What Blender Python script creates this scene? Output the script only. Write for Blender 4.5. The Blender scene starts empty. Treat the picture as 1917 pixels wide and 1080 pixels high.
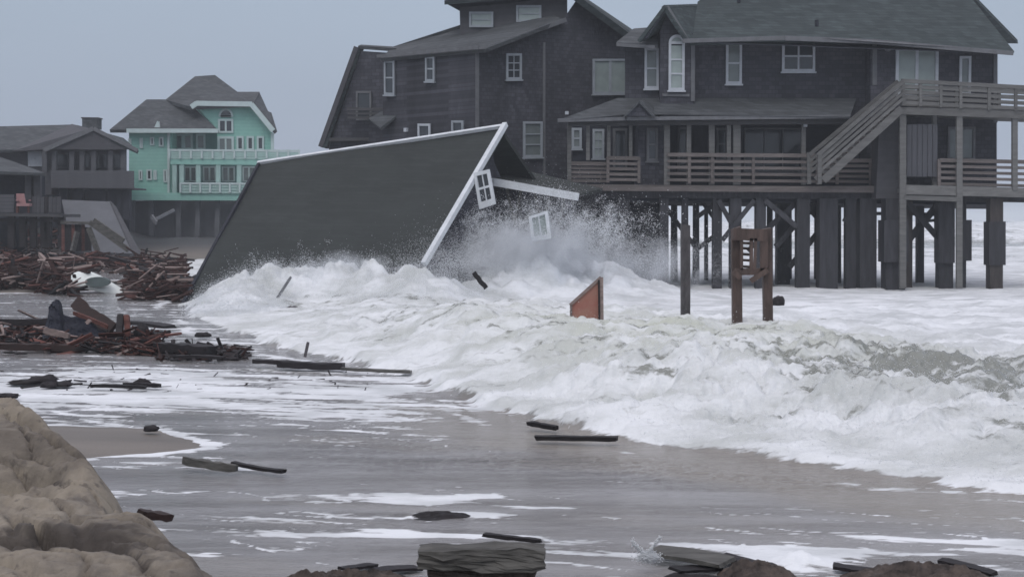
import bpy, bmesh, math, random
import numpy as np
from mathutils import Vector, Matrix
from math import radians as R

# ------------------------------------------------------------------ camera
sc = bpy.context.scene
COL = sc.collection
FPX, CX, CY, HOR, CZ = 2660.0, 958.5, 540.0, 410.0, 2.5
TILT = math.atan((CY - HOR) / FPX)
cam_d = bpy.data.cameras.new("camera")
cam_d.sensor_width = 36.0
cam_d.lens = FPX / 1917 * 36.0
cam_d.clip_start = 0.1
cam_d.clip_end = 9000
cam = bpy.data.objects.new("camera", cam_d)
cam.location = (0, 0, CZ)
cam.rotation_euler = (R(90) - TILT, 0, 0)
COL.objects.link(cam)
sc.camera = cam

# ------------------------------------------------------------------ sky and light
SUN_EL, SUN_ROT = R(52), R(200)
world = bpy.data.worlds.new("World")
sc.world = world
world.use_nodes = True
wn, wl = world.node_tree.nodes, world.node_tree.links
wn.clear()
out = wn.new("ShaderNodeOutputWorld")
bg = wn.new("ShaderNodeBackground")
sky = wn.new("ShaderNodeTexSky")
sky.sky_type = 'NISHITA'
sky.sun_disc = False
sky.sun_elevation = SUN_EL
sky.sun_rotation = SUN_ROT
sky.dust_density = 6.0
sky.air_density = 1.0
hsv = wn.new("ShaderNodeHueSaturation")
hsv.inputs["Saturation"].default_value = 0.35
mixc = wn.new("ShaderNodeMix"); mixc.data_type = 'RGBA'
mixc.inputs["Factor"].default_value = 0.82
tc = wn.new("ShaderNodeTexCoord")
sep = wn.new("ShaderNodeSeparateXYZ")
ramp = wn.new("ShaderNodeValToRGB")
ramp.color_ramp.elements[0].position = 0.0
ramp.color_ramp.elements[0].color = (.415, .470, .590, 1)
ramp.color_ramp.elements[1].position = 0.85
ramp.color_ramp.elements[1].color = (1.02, 1.0, 1.12, 1)
e = ramp.color_ramp.elements.new(0.16); e.color = (.400, .485, .605, 1)
scl = wn.new("ShaderNodeVectorMath"); scl.operation = 'SCALE'; scl.inputs[3].default_value = 10.0
cn = wn.new("ShaderNodeTexNoise"); cn.inputs["Scale"].default_value = 1.6; cn.inputs["Detail"].default_value = 4
cmap = wn.new("ShaderNodeMapping"); cmap.inputs["Scale"].default_value = (1, 1, 3.0)
cr = wn.new("ShaderNodeMapRange")
cr.inputs[1].default_value = .3; cr.inputs[2].default_value = .7
cr.inputs[3].default_value = .94; cr.inputs[4].default_value = 1.06
cm = wn.new("ShaderNodeVectorMath"); cm.operation = 'SCALE'
wl.new(tc.outputs["Generated"], sep.inputs[0])
wl.new(sep.outputs["Z"], ramp.inputs[0])
wl.new(tc.outputs["Generated"], cmap.inputs[0]); wl.new(cmap.outputs[0], cn.inputs["Vector"])
wl.new(cn.outputs[0], cr.inputs[0])
wl.new(ramp.outputs[0], cm.inputs[0]); wl.new(cr.outputs[0], cm.inputs[3])
wl.new(cm.outputs[0], scl.inputs[0])
wl.new(sky.outputs[0], hsv.inputs["Color"])
wl.new(hsv.outputs[0], mixc.inputs[6]); wl.new(scl.outputs[0], mixc.inputs[7])
wl.new(mixc.outputs[2], bg.inputs[0])
bg.inputs[1].default_value = 0.1
wl.new(bg.outputs[0], out.inputs[0])

sun_d = bpy.data.lights.new("sun", 'SUN')
sun_d.energy = 0.7
sun_d.angle = R(25)
sun_d.color = (1, .97, .93)
sun = bpy.data.objects.new("sun", sun_d)
sd = Vector((math.sin(SUN_ROT) * math.cos(SUN_EL), math.cos(SUN_ROT) * math.cos(SUN_EL), math.sin(SUN_EL)))
sun.rotation_euler = sd.to_track_quat('Z', 'Y').to_euler()
sun.location = (0, 0, 30)
COL.objects.link(sun)

sc.view_settings.view_transform = 'Standard'
sc.view_settings.look = 'None'
sc.view_settings.exposure = 0.0
sc.view_settings.gamma = 1.0
sc.view_settings.use_curve_mapping = False
sc.render.engine = 'CYCLES'
sc.cycles.max_bounces = 8
sc.cycles.diffuse_bounces = 4
sc.cycles.glossy_bounces = 3
sc.cycles.volume_bounces = 2
sc.cycles.filter_width = 1.6
sc.cycles.use_denoising = True

# ------------------------------------------------------------------ projection helpers
ct, st = math.cos(TILT), math.sin(TILT)
CAM = Vector((0, 0, CZ))
def ray(px, py):
    a, b = (px - CX) / FPX, (CY - py) / FPX
    return Vector((a, ct + b * st, -st + b * ct))
def P(px, py, D):
    """the world point seen at (px, py) of the photograph at distance D"""
    r = ray(px, py)
    return CAM + r * (D / r.y)
def G(px, py, z=0.0):
    r = ray(px, py)
    return CAM + r * ((z - CZ) / r.z)

class Wall:
    """a vertical plane through two plan points; pt() finds the place on it"""
    def __init__(s, pxa, Da, pxb, Db):
        a, b = P(pxa, 400, Da), P(pxb, 400, Db)
        s.a = a
        s.u = Vector((b.x - a.x, b.y - a.y, 0)).normalized()
        s.n = Vector((s.u.y, -s.u.x, 0))
        if s.n.y > 0: s.n = -s.n
    def pt(s, px, py, off=0.0):
        r = ray(px, py)
        t = (s.a - CAM).dot(s.n) / r.dot(s.n)
        return CAM + r * t + s.n * off

# ------------------------------------------------------------------ mesh builder
class MB:
    def __init__(s): s.v = []; s.f = []
    def add(s, vs, fs):
        n = len(s.v)
        s.v += [tuple(v) for v in vs]
        s.f += [tuple(i + n for i in f) for f in fs]
        return s
    def prism(s, poly, vec):
        """closed solid: polygon pushed along vec"""
        n = len(poly); vec = Vector(vec)
        poly = [Vector(p) for p in poly]
        vs = poly + [p + vec for p in poly]
        fs = [tuple(range(n)), tuple(range(2 * n - 1, n - 1, -1))]
        fs += [(i, i + n, (i + 1) % n + n, (i + 1) % n) for i in range(n)]
        return s.add(vs, fs)
    def bar(s, a, b, w, h, up=(0, 0, 1)):
        """box from a to b; w across, h along up"""
        a, b = Vector(a), Vector(b)
        d = (b - a).normalized(); up = Vector(up)
        x = d.cross(up)
        if x.length < 1e-4: x = d.cross(Vector((1, 0, 0)))
        x.normalize(); y = x.cross(d).normalized()
        q = [x * (-w / 2) + y * (-h / 2), x * (w / 2) + y * (-h / 2), x * (w / 2) + y * (h / 2), x * (-w / 2) + y * (h / 2)]
        vs = [a + k for k in q] + [b + k for k in q]
        return s.add(vs, [(3, 2, 1, 0), (4, 5, 6, 7), (0, 1, 5, 4), (1, 2, 6, 5), (2, 3, 7, 6), (3, 0, 4, 7)])
    def tube(s, a, b, r0, r1, n=10):
        a, b = Vector(a), Vector(b)
        d = (b - a).normalized(); x = d.orthogonal().normalized(); y = d.cross(x)
        vs = [a + (x * math.cos(t) + y * math.sin(t)) * r0 for t in [2 * math.pi * i / n for i in range(n)]]
        vs += [b + (x * math.cos(t) + y * math.sin(t)) * r1 for t in [2 * math.pi * i / n for i in range(n)]]
        fs = [(i, (i + 1) % n, (i + 1) % n + n, i + n) for i in range(n)]
        fs += [tuple(range(n - 1, -1, -1)), tuple(range(n, 2 * n))]
        return s.add(vs, fs)

_cnt = {}
def link(name, me, parent=None, kind=None, mat=None):
    o = bpy.data.objects.new(name, me)
    COL.objects.link(o)
    if mat is not None and len(me.materials) == 0: me.materials.append(mat)
    if kind: o['kind'] = kind
    if parent is not None: o.parent = parent
    return o
def org(parent):
    t = Vector((0, 0, 0))
    while parent is not None:
        t += parent.location; parent = parent.parent
    return t
def build(name, mb, mat, parent=None, kind=None, label=None):
    off = org(parent)
    c = Vector((0, 0, 0))
    for v in mb.v: c += Vector(v)
    c /= max(1, len(mb.v))
    me = bpy.data.meshes.new(name)
    me.from_pydata([tuple(Vector(v) - c) for v in mb.v], [], mb.f)
    bm = bmesh.new(); bm.from_mesh(me)
    bmesh.ops.recalc_face_normals(bm, faces=bm.faces)
    bm.to_mesh(me); bm.free()
    o = link(name, me, parent, kind, mat)
    o.location = c - off
    if label: o['label'] = label
    return o
def thing(name, label, cat, loc, group=None):
    o = bpy.data.objects.new(name, None)
    o.empty_display_size = .3
    COL.objects.link(o)
    o.location = loc
    o['label'] = label; o['category'] = cat
    if group: o['group'] = group
    return o
def tag(o, label, cat, group=None):
    o['label'] = label; o['category'] = cat
    if group: o['group'] = group
    return o

# ------------------------------------------------------------------ numpy noise
def _hash(ix, iy, seed):
    h = (ix.astype(np.int64) * 374761393 + iy.astype(np.int64) * 668265263 + seed * 974634777) & 0xffffffff
    h = ((h ^ (h >> 13)) * 1274126177) & 0xffffffff
    return (h ^ (h >> 16)) & 0xffffffff
def perlin(x, y, seed=0):
    ix, iy = np.floor(x), np.floor(y)
    fx, fy = x - ix, y - iy
    ux, uy = fx * fx * fx * (fx * (fx * 6 - 15) + 10), fy * fy * fy * (fy * (fy * 6 - 15) + 10)
    def g(a, b):
        t = _hash(ix + a, iy + b, seed) / 4294967296.0 * 2 * np.pi
        return np.cos(t) * (fx - a) + np.sin(t) * (fy - b)
    n0 = g(0, 0) * (1 - ux) + g(1, 0) * ux
    n1 = g(0, 1) * (1 - ux) + g(1, 1) * ux
    return (n0 * (1 - uy) + n1 * uy) * 1.5
def fbm(x, y, seed=0, oct=4, gain=.5, lac=2.03):
    r = np.zeros_like(x); a = 1.0; t = 0
    for i in range(oct):
        r += a * perlin(x, y, seed + i * 17); t += a
        x = x * lac + 3.7; y = y * lac - 1.3; a *= gain
    return r / t
def billow(x, y, seed=0, oct=4, gain=.5):
    r = np.zeros_like(x); a = 1.0; t = 0
    for i in range(oct):
        r += a * np.abs(perlin(x, y, seed + i * 31)); t += a
        c, s_ = 1.6, 1.2
        x, y = x * c + y * s_ + 5.1, -x * s_ + y * c + 2.3
        a *= gain
    return r / t
def sstep(a, b, x):
    t = np.clip((x - a) / (b - a), 0, 1)
    return t * t * (3 - 2 * t)
def seg_dist(x, y, pts, closed_sign=False):
    """distance to a polyline, signed by its side, and the parameter along it (in points)"""
    best = np.full(x.shape, 1e9); sgn = np.ones(x.shape); par = np.zeros(x.shape)
    for i in range(len(pts) - 1):
        ax, ay = pts[i][0], pts[i][1]; bx, by = pts[i + 1][0], pts[i + 1][1]
        dx, dy = bx - ax, by - ay
        L2 = dx * dx + dy * dy
        t = np.clip(((x - ax) * dx + (y - ay) * dy) / L2, 0, 1)
        d = np.hypot(x - ax - t * dx, y - ay - t * dy)
        s_ = np.sign(dx * (y - ay) - dy * (x - ax))
        m = d < best - 1e-9
        best = np.where(m, d, best); sgn = np.where(m, s_, sgn); par = np.where(m, i + t, par)
    return best, sgn, par

# ------------------------------------------------------------------ materials
def nodes(m):
    m.use_nodes = True
    nt = m.node_tree
    return nt, nt.nodes, nt.links, nt.nodes["Principled BSDF"]
def srgb(r, g, b):
    f = lambda c: ((c / 255 + .055) / 1.055) ** 2.4 if c > 10 else c / 255 / 12.92
    return (f(r), f(g), f(b))
def mat(name, col, rough=.75, var=.25, scale=3.0, stretch=(1, 1, 1), bump=.3, bscale=30, col2=None, spec=.4, rnd=0.0, lines=None, line_axis='Z', stain=0.0, brick=None, soft=0.0):
    m = bpy.data.materials.new(name)
    nt, N, L, b = nodes(m)
    tcn = N.new("ShaderNodeTexCoord")
    mp = N.new("ShaderNodeMapping"); mp.inputs["Scale"].default_value = stretch
    L.new(tcn.outputs["Object"], mp.inputs[0])
    n1 = N.new("ShaderNodeTexNoise"); n1.inputs["Scale"].default_value = scale; n1.inputs["Detail"].default_value = 6; n1.inputs["Roughness"].default_value = .65
    L.new(mp.outputs[0], n1.inputs["Vector"])
    r = N.new("ShaderNodeValToRGB")
    c = Vector(col)
    d = Vector(col2) if col2 else c * (1 + var)
    r.color_ramp.elements[0].position = .32; r.color_ramp.elements[0].color = (*(c * (1 - var)), 1)
    r.color_ramp.elements[1].position = .72; r.color_ramp.elements[1].color = (*d, 1)
    L.new(n1.outputs[0], r.inputs[0])
    last = r.outputs[0]
    n2 = N.new("ShaderNodeTexNoise"); n2.inputs["Scale"].default_value = bscale; n2.inputs["Detail"].default_value = 3
    L.new(mp.outputs[0], n2.inputs["Vector"])
    hgt = n2.outputs[0]
    if stain:
        n3 = N.new("ShaderNodeTexNoise"); n3.inputs["Scale"].default_value = .55; n3.inputs["Detail"].default_value = 7; n3.inputs["Roughness"].default_value = .7
        m3 = N.new("ShaderNodeMapping"); m3.inputs["Scale"].default_value = (1.3, 1.3, .55); m3.inputs["Location"].default_value = (3, 7, 1)
        L.new(tcn.outputs["Object"], m3.inputs[0]); L.new(m3.outputs[0], n3.inputs["Vector"])
        r3 = N.new("ShaderNodeMapRange"); r3.inputs[1].default_value = .52; r3.inputs[2].default_value = .72; r3.inputs[4].default_value = stain
        L.new(n3.outputs[0], r3.inputs[0])
        x3 = N.new("ShaderNodeMix"); x3.data_type = 'RGBA'; L.new(r3.outputs[0], x3.inputs[0]); L.new(last, x3.inputs[6])
        x3.inputs[7].default_value = (*[q * 2.3 + .01 for q in c], 1); last = x3.outputs[2]
    if brick:
        sp3 = N.new("ShaderNodeSeparateXYZ"); cb3 = N.new("ShaderNodeCombineXYZ"); L.new(tcn.outputs["Object"], sp3.inputs[0])
        ad3 = N.new("ShaderNodeMath"); ad3.operation = 'ADD'; L.new(sp3.outputs[0], ad3.inputs[0]); L.new(sp3.outputs[1], ad3.inputs[1])
        L.new(ad3.outputs[0], cb3.inputs[0]); L.new(sp3.outputs[2], cb3.inputs[1])
        bk = N.new("ShaderNodeTexBrick"); L.new(cb3.outputs[0], bk.inputs["Vector"])
        bk.inputs["Color1"].default_value = (.78, .78, .78, 1); bk.inputs["Color2"].default_value = (1.24, 1.24, 1.24, 1); bk.inputs["Mortar"].default_value = (.68, .68, .68, 1)
        [setattr(bk.inputs[q_], 'default_value', tuple(1 + (w_ - 1) * (1 - soft) for w_ in list(bk.inputs[q_].default_value)[:3]) + (1,)) for q_ in ("Color1", "Color2", "Mortar")]
        bk.inputs["Scale"].default_value = 1.0; bk.inputs["Brick Width"].default_value = brick[0]; bk.inputs["Row Height"].default_value = brick[1]
        bk.inputs["Mortar Size"].default_value = brick[1] * .07; bk.inputs["Bias"].default_value = -.1
        vb = N.new("ShaderNodeVectorMath"); vb.operation = 'MULTIPLY'; L.new(last, vb.inputs[0]); L.new(bk.outputs[0], vb.inputs[1]); last = vb.outputs[0]
    if lines:
        bump *= .5
        w = N.new("ShaderNodeTexWave"); w.wave_type = 'BANDS'; w.bands_direction = line_axis; w.wave_profile = 'SAW'
        w.inputs["Scale"].default_value = lines; w.inputs["Distortion"].default_value = .6; w.inputs["Detail"].default_value = 2
        w.inputs["Detail Scale"].default_value = 1.5
        L.new(tcn.outputs["Object"], w.inputs["Vector"])
        mr = N.new("ShaderNodeMapRange"); mr.inputs[3].default_value = .93; mr.inputs[4].default_value = 1.03
        L.new(w.outputs[1], mr.inputs[0])
        vm = N.new("ShaderNodeVectorMath"); vm.operation = 'SCALE'
        L.new(last, vm.inputs[0]); L.new(mr.outputs[0], vm.inputs[3]); last = vm.outputs[0]
        ad = N.new("ShaderNodeMath"); ad.operation = 'ADD'
        L.new(w.outputs[1], ad.inputs[0]); L.new(hgt, ad.inputs[1]); hgt = ad.outputs[0]
    if rnd:
        oi = N.new("ShaderNodeObjectInfo")
        mr = N.new("ShaderNodeMapRange"); mr.inputs[3].default_value = 1 - rnd; mr.inputs[4].default_value = 1 + rnd
        L.new(oi.outputs["Random"], mr.inputs[0])
        vm = N.new("ShaderNodeVectorMath"); vm.operation = 'SCALE'
        L.new(last, vm.inputs[0]); L.new(mr.outputs[0], vm.inputs[3]); last = vm.outputs[0]
    L.new(last, b.inputs["Base Color"])
    b.inputs["Roughness"].default_value = rough
    b.inputs["Specular IOR Level"].default_value = spec
    if bump:
        bp = N.new("ShaderNodeBump"); bp.inputs["Strength"].default_value = bump; bp.inputs["Distance"].default_value = .02
        L.new(hgt, bp.inputs["Height"]); L.new(bp.outputs[0], b.inputs["Normal"])
    return m

M = {}
M['shingle_wall'] = mat('weathered_shingle_wall', (.060, .061, .074), .85, .22, .9, (1, 1, .6), .5, 14, stain=.40, brick=(.24, .15), spec=.25)
M['shingle_wall_b'] = mat('weathered_cedar_wall', (.056, .057, .069), .85, .28, .7, (1, 1, .4), .5, 12, stain=.55, brick=(.24, .15), spec=.25)
M['board_wall'] = mat('board_siding', (.070, .072, .082), .8, .2, 2, (4, 4, .3), .4, 10, spec=.3)
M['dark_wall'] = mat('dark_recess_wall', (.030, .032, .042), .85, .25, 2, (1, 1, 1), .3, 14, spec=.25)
M['roof'] = mat('asphalt_shingle_roof', (.047, .060, .063), .9, .14, 1.6, (1, 1, 1), .5, 26, spec=.25, stain=.25, brick=(.34, .12))
M['roof_plain'] = mat('grey_asphalt_roof', (.070, .076, .082), .9, .18, 1.6, (1, 1, 1), .5, 26, spec=.25, stain=.25, brick=(.34, .12))
M['wet_roof'] = mat('fallen_roof_shingle', (.034, .039, .038), .80, .16, .9, (.8, .8, 1.4), .35, 20, spec=.25, stain=.12, brick=(.32, .11), soft=.55)
M['trim_white'] = mat('white_trim', (.62, .65, .68), .6, .14, 3, (1, 1, 1), .1, 20)
M['trim_grey'] = mat('weathered_grey_trim', (.13, .135, .145), .75, .2, 3, (1, 1, 1), .2, 20)
M['frame_white'] = mat('window_frame_paint', (.46, .49, .53), .6, .12, 4, (1, 1, 1), .1, 20)
M['frame_pale'] = mat('pale_window_paint', (.29, .32, .35), .6, .12, 4, (1, 1, 1), .1, 20)
M['deck_wood'] = mat('grey_deck_timber', (.125, .125, .122), .8, .28, 2.5, (.5, .5, 3), .4, 18, rnd=.18)
M['deck_wood_warm'] = mat('brown_grey_deck_timber', (.125, .110, .105), .8, .3, 2.5, (.5, .5, 3), .4, 18, rnd=.18)
M['deck_dark'] = mat('dark_deck_timber', (.062, .062, .066), .8, .25, 2.5, (.5, .5, 3), .4, 18, rnd=.2)
M['pile'] = mat('wet_timber_pile', (.034, .034, .040), .6, .35, 2.2, (3, 3, .5), .5, 9, spec=.35, rnd=.2)
M['pile_brown'] = mat('brown_timber_pile', (.052, .044, .042), .65, .35, 2.2, (3, 3, .5), .5, 9, spec=.35, rnd=.15)
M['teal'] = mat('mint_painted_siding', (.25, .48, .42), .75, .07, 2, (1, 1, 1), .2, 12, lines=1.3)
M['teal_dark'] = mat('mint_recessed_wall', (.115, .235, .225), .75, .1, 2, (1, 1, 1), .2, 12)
M['teal_rail'] = mat('mint_railing_paint', (.33, .48, .45), .7, .1, 2, (1, 1, 1), .1, 12)
M['white_far'] = mat('white_house_trim', (.46, .55, .55), .7, .08, 2, (1, 1, 1), .1, 12)
M['gray_house'] = mat('grey_house_siding', (.066, .066, .074), .85, .18, 1.5, (1, 1, 1), .3, 12, lines=1.2)
M['gray_balcony'] = mat('grey_balcony_boards', (.082, .084, .094), .85, .12, 1.5, (1, 1, 1), .3, 12)
M['concrete'] = mat('wet_grey_skirting', (.105, .110, .122), .85, .16, .8, (1, 1, 1), .3, 8)
M['post_red'] = mat('wet_brown_post', (.078, .052, .044), .6, .45, 4, (2, 2, .4), .5, 14, rnd=.15)
M['post_grey'] = mat('wet_grey_post', (.070, .064, .068), .6, .55, 5, (2, 2, .6), .6, 10)
M['panel_red'] = mat('faded_red_panel', (.36, .115, .09), .7, .2, 2.2, (1, 1, 1), .2, 14, col2=(.33, .20, .15))
M['debris_red'] = mat('red_brown_splintered_wood', (.100, .043, .036), .8, .5, 5, (.6, 3, 3), .5, 16, rnd=.7, spec=.25)
M['debris_pale'] = mat('pale_broken_wood', (.24, .185, .17), .75, .3, 5, (.6, 3, 3), .4, 16, rnd=.35)
M['debris_dark'] = mat('black_wet_wood', (.017, .014, .016), .65, .5, 5, (.6, 3, 3), .5, 14, spec=.3, rnd=.4)
M['debris_brown'] = mat('wet_dark_brown_board', (.024, .010, .008), .75, .4, 4, (.6, 3, 3), .4, 14, spec=.5)
M['tar'] = mat('blue_black_sheeting', (.014, .016, .026), .7, .35, 4, (1, 1, 1), .4, 9, spec=.2)
M['fibreglass'] = mat('white_fibreglass', (.72, .76, .74), .4, .1, 3, (1, 1, 1), .15, 9)
M['hollow'] = mat('green_grey_liner', (.10, .13, .13), .6, .2, 3)
M['pink'] = mat('faded_pink_plastic', (.36, .20, .20), .6, .15, 3)
M['driftwood'] = mat('waterlogged_grey_timber', (.085, .082, .075), .7, .5, 4, (.5, 2, 2), .8, 12, spec=.4)
M['rock'] = mat('crusted_dark_wreckage', (.030, .022, .020), .7, .6, 7, (1, 1, 1), .9, 18, col2=(.11, .085, .072), spec=.35)

def glass_mat(name, col, rough=.25):
    m = bpy.data.materials.new(name)
    nt, N, L, b = nodes(m)
    n1 = N.new("ShaderNodeTexNoise"); n1.inputs["Scale"].default_value = 2.5
    tcn = N.new("ShaderNodeTexCoord"); L.new(tcn.outputs["Object"], n1.inputs["Vector"])
    mx = N.new("ShaderNodeMix"); mx.data_type = 'RGBA'
    mx.inputs[6].default_value = (*[c * .7 for c in col], 1); mx.inputs[7].default_value = (*[c * 1.25 for c in col], 1)
    L.new(n1.outputs[0], mx.inputs[0]); L.new(mx.outputs[2], b.inputs["Base Color"])
    b.inputs["Roughness"].default_value = rough
    b.inputs["IOR"].default_value = 1.5
    b.inputs["Coat Weight"].default_value = .3
    return m
M['glass_dark'] = glass_mat('dark_window_glass', (.035, .042, .050), .12)
M['glass_mid'] = glass_mat('curtained_window_glass', (.15, .175, .175), .2)
M['glass_blind'] = glass_mat('blinds_behind_glass', (.27, .32, .31), .3)

# ------------------------------------------------------------------ beach, dune and sea
def fast_mesh(name, verts, faces_quads=None, smooth=True, attrs=None, tris=None):
    me = bpy.data.meshes.new(name)
    fq = faces_quads if faces_quads is not None else tris
    k = fq.shape[1]; nf = fq.shape[0]
    me.vertices.add(len(verts)); me.vertices.foreach_set("co", np.ascontiguousarray(verts, np.float32).ravel())
    me.loops.add(nf * k); me.loops.foreach_set("vertex_index", np.ascontiguousarray(fq, np.int32).ravel())
    me.polygons.add(nf)
    me.polygons.foreach_set("loop_start", np.arange(0, nf * k, k, dtype=np.int32))
    me.polygons.foreach_set("loop_total", np.full(nf, k, dtype=np.int32))
    if smooth: me.polygons.foreach_set("use_smooth", np.ones(nf, dtype=bool))
    for a, v in (attrs or {}).items():
        at = me.attributes.new(a, 'FLOAT', 'POINT'); at.data.foreach_set("value", np.ascontiguousarray(v, np.float32).ravel())
    me.update(calc_edges=True)
    return me
def grid_faces(nr, nc):
    i = np.arange(nr * nc).reshape(nr, nc)
    return np.stack([i[:-1, :-1].ravel(), i[:-1, 1:].ravel(), i[1:, 1:].ravel(), i[1:, :-1].ravel()], 1)

def gz(px, py):
    g = G(px, py); return (g.x, g.y)
TOE_PX = [(3200, 1130), (1917, 930), (1800, 922), (1690, 905), (1550, 883), (1380, 850), (1200, 828), (1050, 800), (900, 768), (780, 722), (640, 680),
          (480, 643), (400, 612), (350, 592), (330, 560), (335, 520), (350, 490), (420, 470)]
TOE_A = [.28, .30, .33, .38, .48, .60, .66, .70, .74, .76, .76, .7, .35, .15, .1, .1, .1, .1]
TOE = [gz(*p) for p in TOE_PX]
def gauss(x, y, cx, cy, rx, ry):
    return np.exp(-((x - cx) / rx) ** 2 - ((y - cy) / ry) ** 2)

def ground_z(x, y):
    z = np.full(x.shape, -.10)
    z += .22 * gauss(x, y, -6.5, 15.7, 3.3, 1.6)
    z += .22 * gauss(x, y, -20, 53, 8.5, 6)
    z += .07 * gauss(x, y, -11.5, 28, 5, 5)
    z += .03 * fbm(x * .35, y * .6, 5, 4)
    left = sstep(-14.5, -19.0, x + .0 * y)
    z += 1.3 * sstep(87.5, 93, y + 1.5 * fbm(x * .15, y * .1, 9, 2)) * left
    z += .9 * sstep(60, 84, y) * sstep(-24, -29, x)
    z += .25 * fbm(x * .5, y * .5, 11, 4) * sstep(84, 92, y) * left
    z -= 1.2 * sstep(20, 60, x + 0 * y) + 1.0 * sstep(-12, 0, x) * sstep(30, 60, y)
    return z
ys = np.concatenate([np.linspace(-60, 2, 8), 4 * np.exp(np.linspace(0, np.log(150 / 4), 330)), np.geomspace(160, 6000, 30)])
us = np.concatenate([-np.geomspace(4, .62, 14), np.linspace(-.58, .42, 330), np.geomspace(.46, 4, 14)])
YY, UU = np.meshgrid(ys, us, indexing='ij')
XX = UU * (np.maximum(YY, 2) + 12)
ZZ = ground_z(XX, YY)
me = fast_mesh("beach", np.stack([XX.ravel(), YY.ravel(), ZZ.ravel()], 1), grid_faces(len(ys), len(us)))
m = bpy.data.materials.new("wet_beach_sand")
nt, N, L, b = nodes(m)
geo = N.new("ShaderNodeNewGeometry")
n1 = N.new("ShaderNodeTexNoise"); n1.inputs["Scale"].default_value = .8; n1.inputs["Detail"].default_value = 8
mp = N.new("ShaderNodeMapping"); mp.inputs["Scale"].default_value = (.6, 1.6, 1)
L.new(geo.outputs["Position"], mp.inputs[0]); L.new(mp.outputs[0], n1.inputs["Vector"])
r = N.new("ShaderNodeValToRGB")
r.color_ramp.elements[0].position = .3; r.color_ramp.elements[0].color = (.120, .105, .092, 1)
r.color_ramp.elements[1].position = .7; r.color_ramp.elements[1].color = (.185, .160, .138, 1)
L.new(n1.outputs[0], r.inputs[0])
sx = N.new("ShaderNodeSeparateXYZ"); L.new(geo.outputs["Position"], sx.inputs[0])
mr = N.new("ShaderNodeMapRange"); mr.inputs[1].default_value = .25; mr.inputs[2].default_value = .9
mxx = N.new("ShaderNodeMix"); mxx.data_type = 'RGBA'; mxx.inputs[7].default_value = (.05, .05, .054, 1)
L.new(sx.outputs["Z"], mr.inputs[0]); L.new(mr.outputs[0], mxx.inputs[0]); L.new(r.outputs[0], mxx.inputs[6])
L.new(mxx.outputs[2], b.inputs["Base Color"])
b.inputs["Roughness"].default_value = .55
n2 = N.new("ShaderNodeTexNoise"); n2.inputs["Scale"].default_value = 30; n2.inputs["Detail"].default_value = 4
L.new(geo.outputs["Position"], n2.inputs["Vector"])
bp = N.new("ShaderNodeBump"); bp.inputs["Strength"].default_value = .35; bp.inputs["Distance"].default_value = .02
L.new(n2.outputs[0], bp.inputs["Height"]); L.new(bp.outputs[0], b.inputs["Normal"])
beach = link("beach", me, kind='structure', mat=m)

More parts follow.
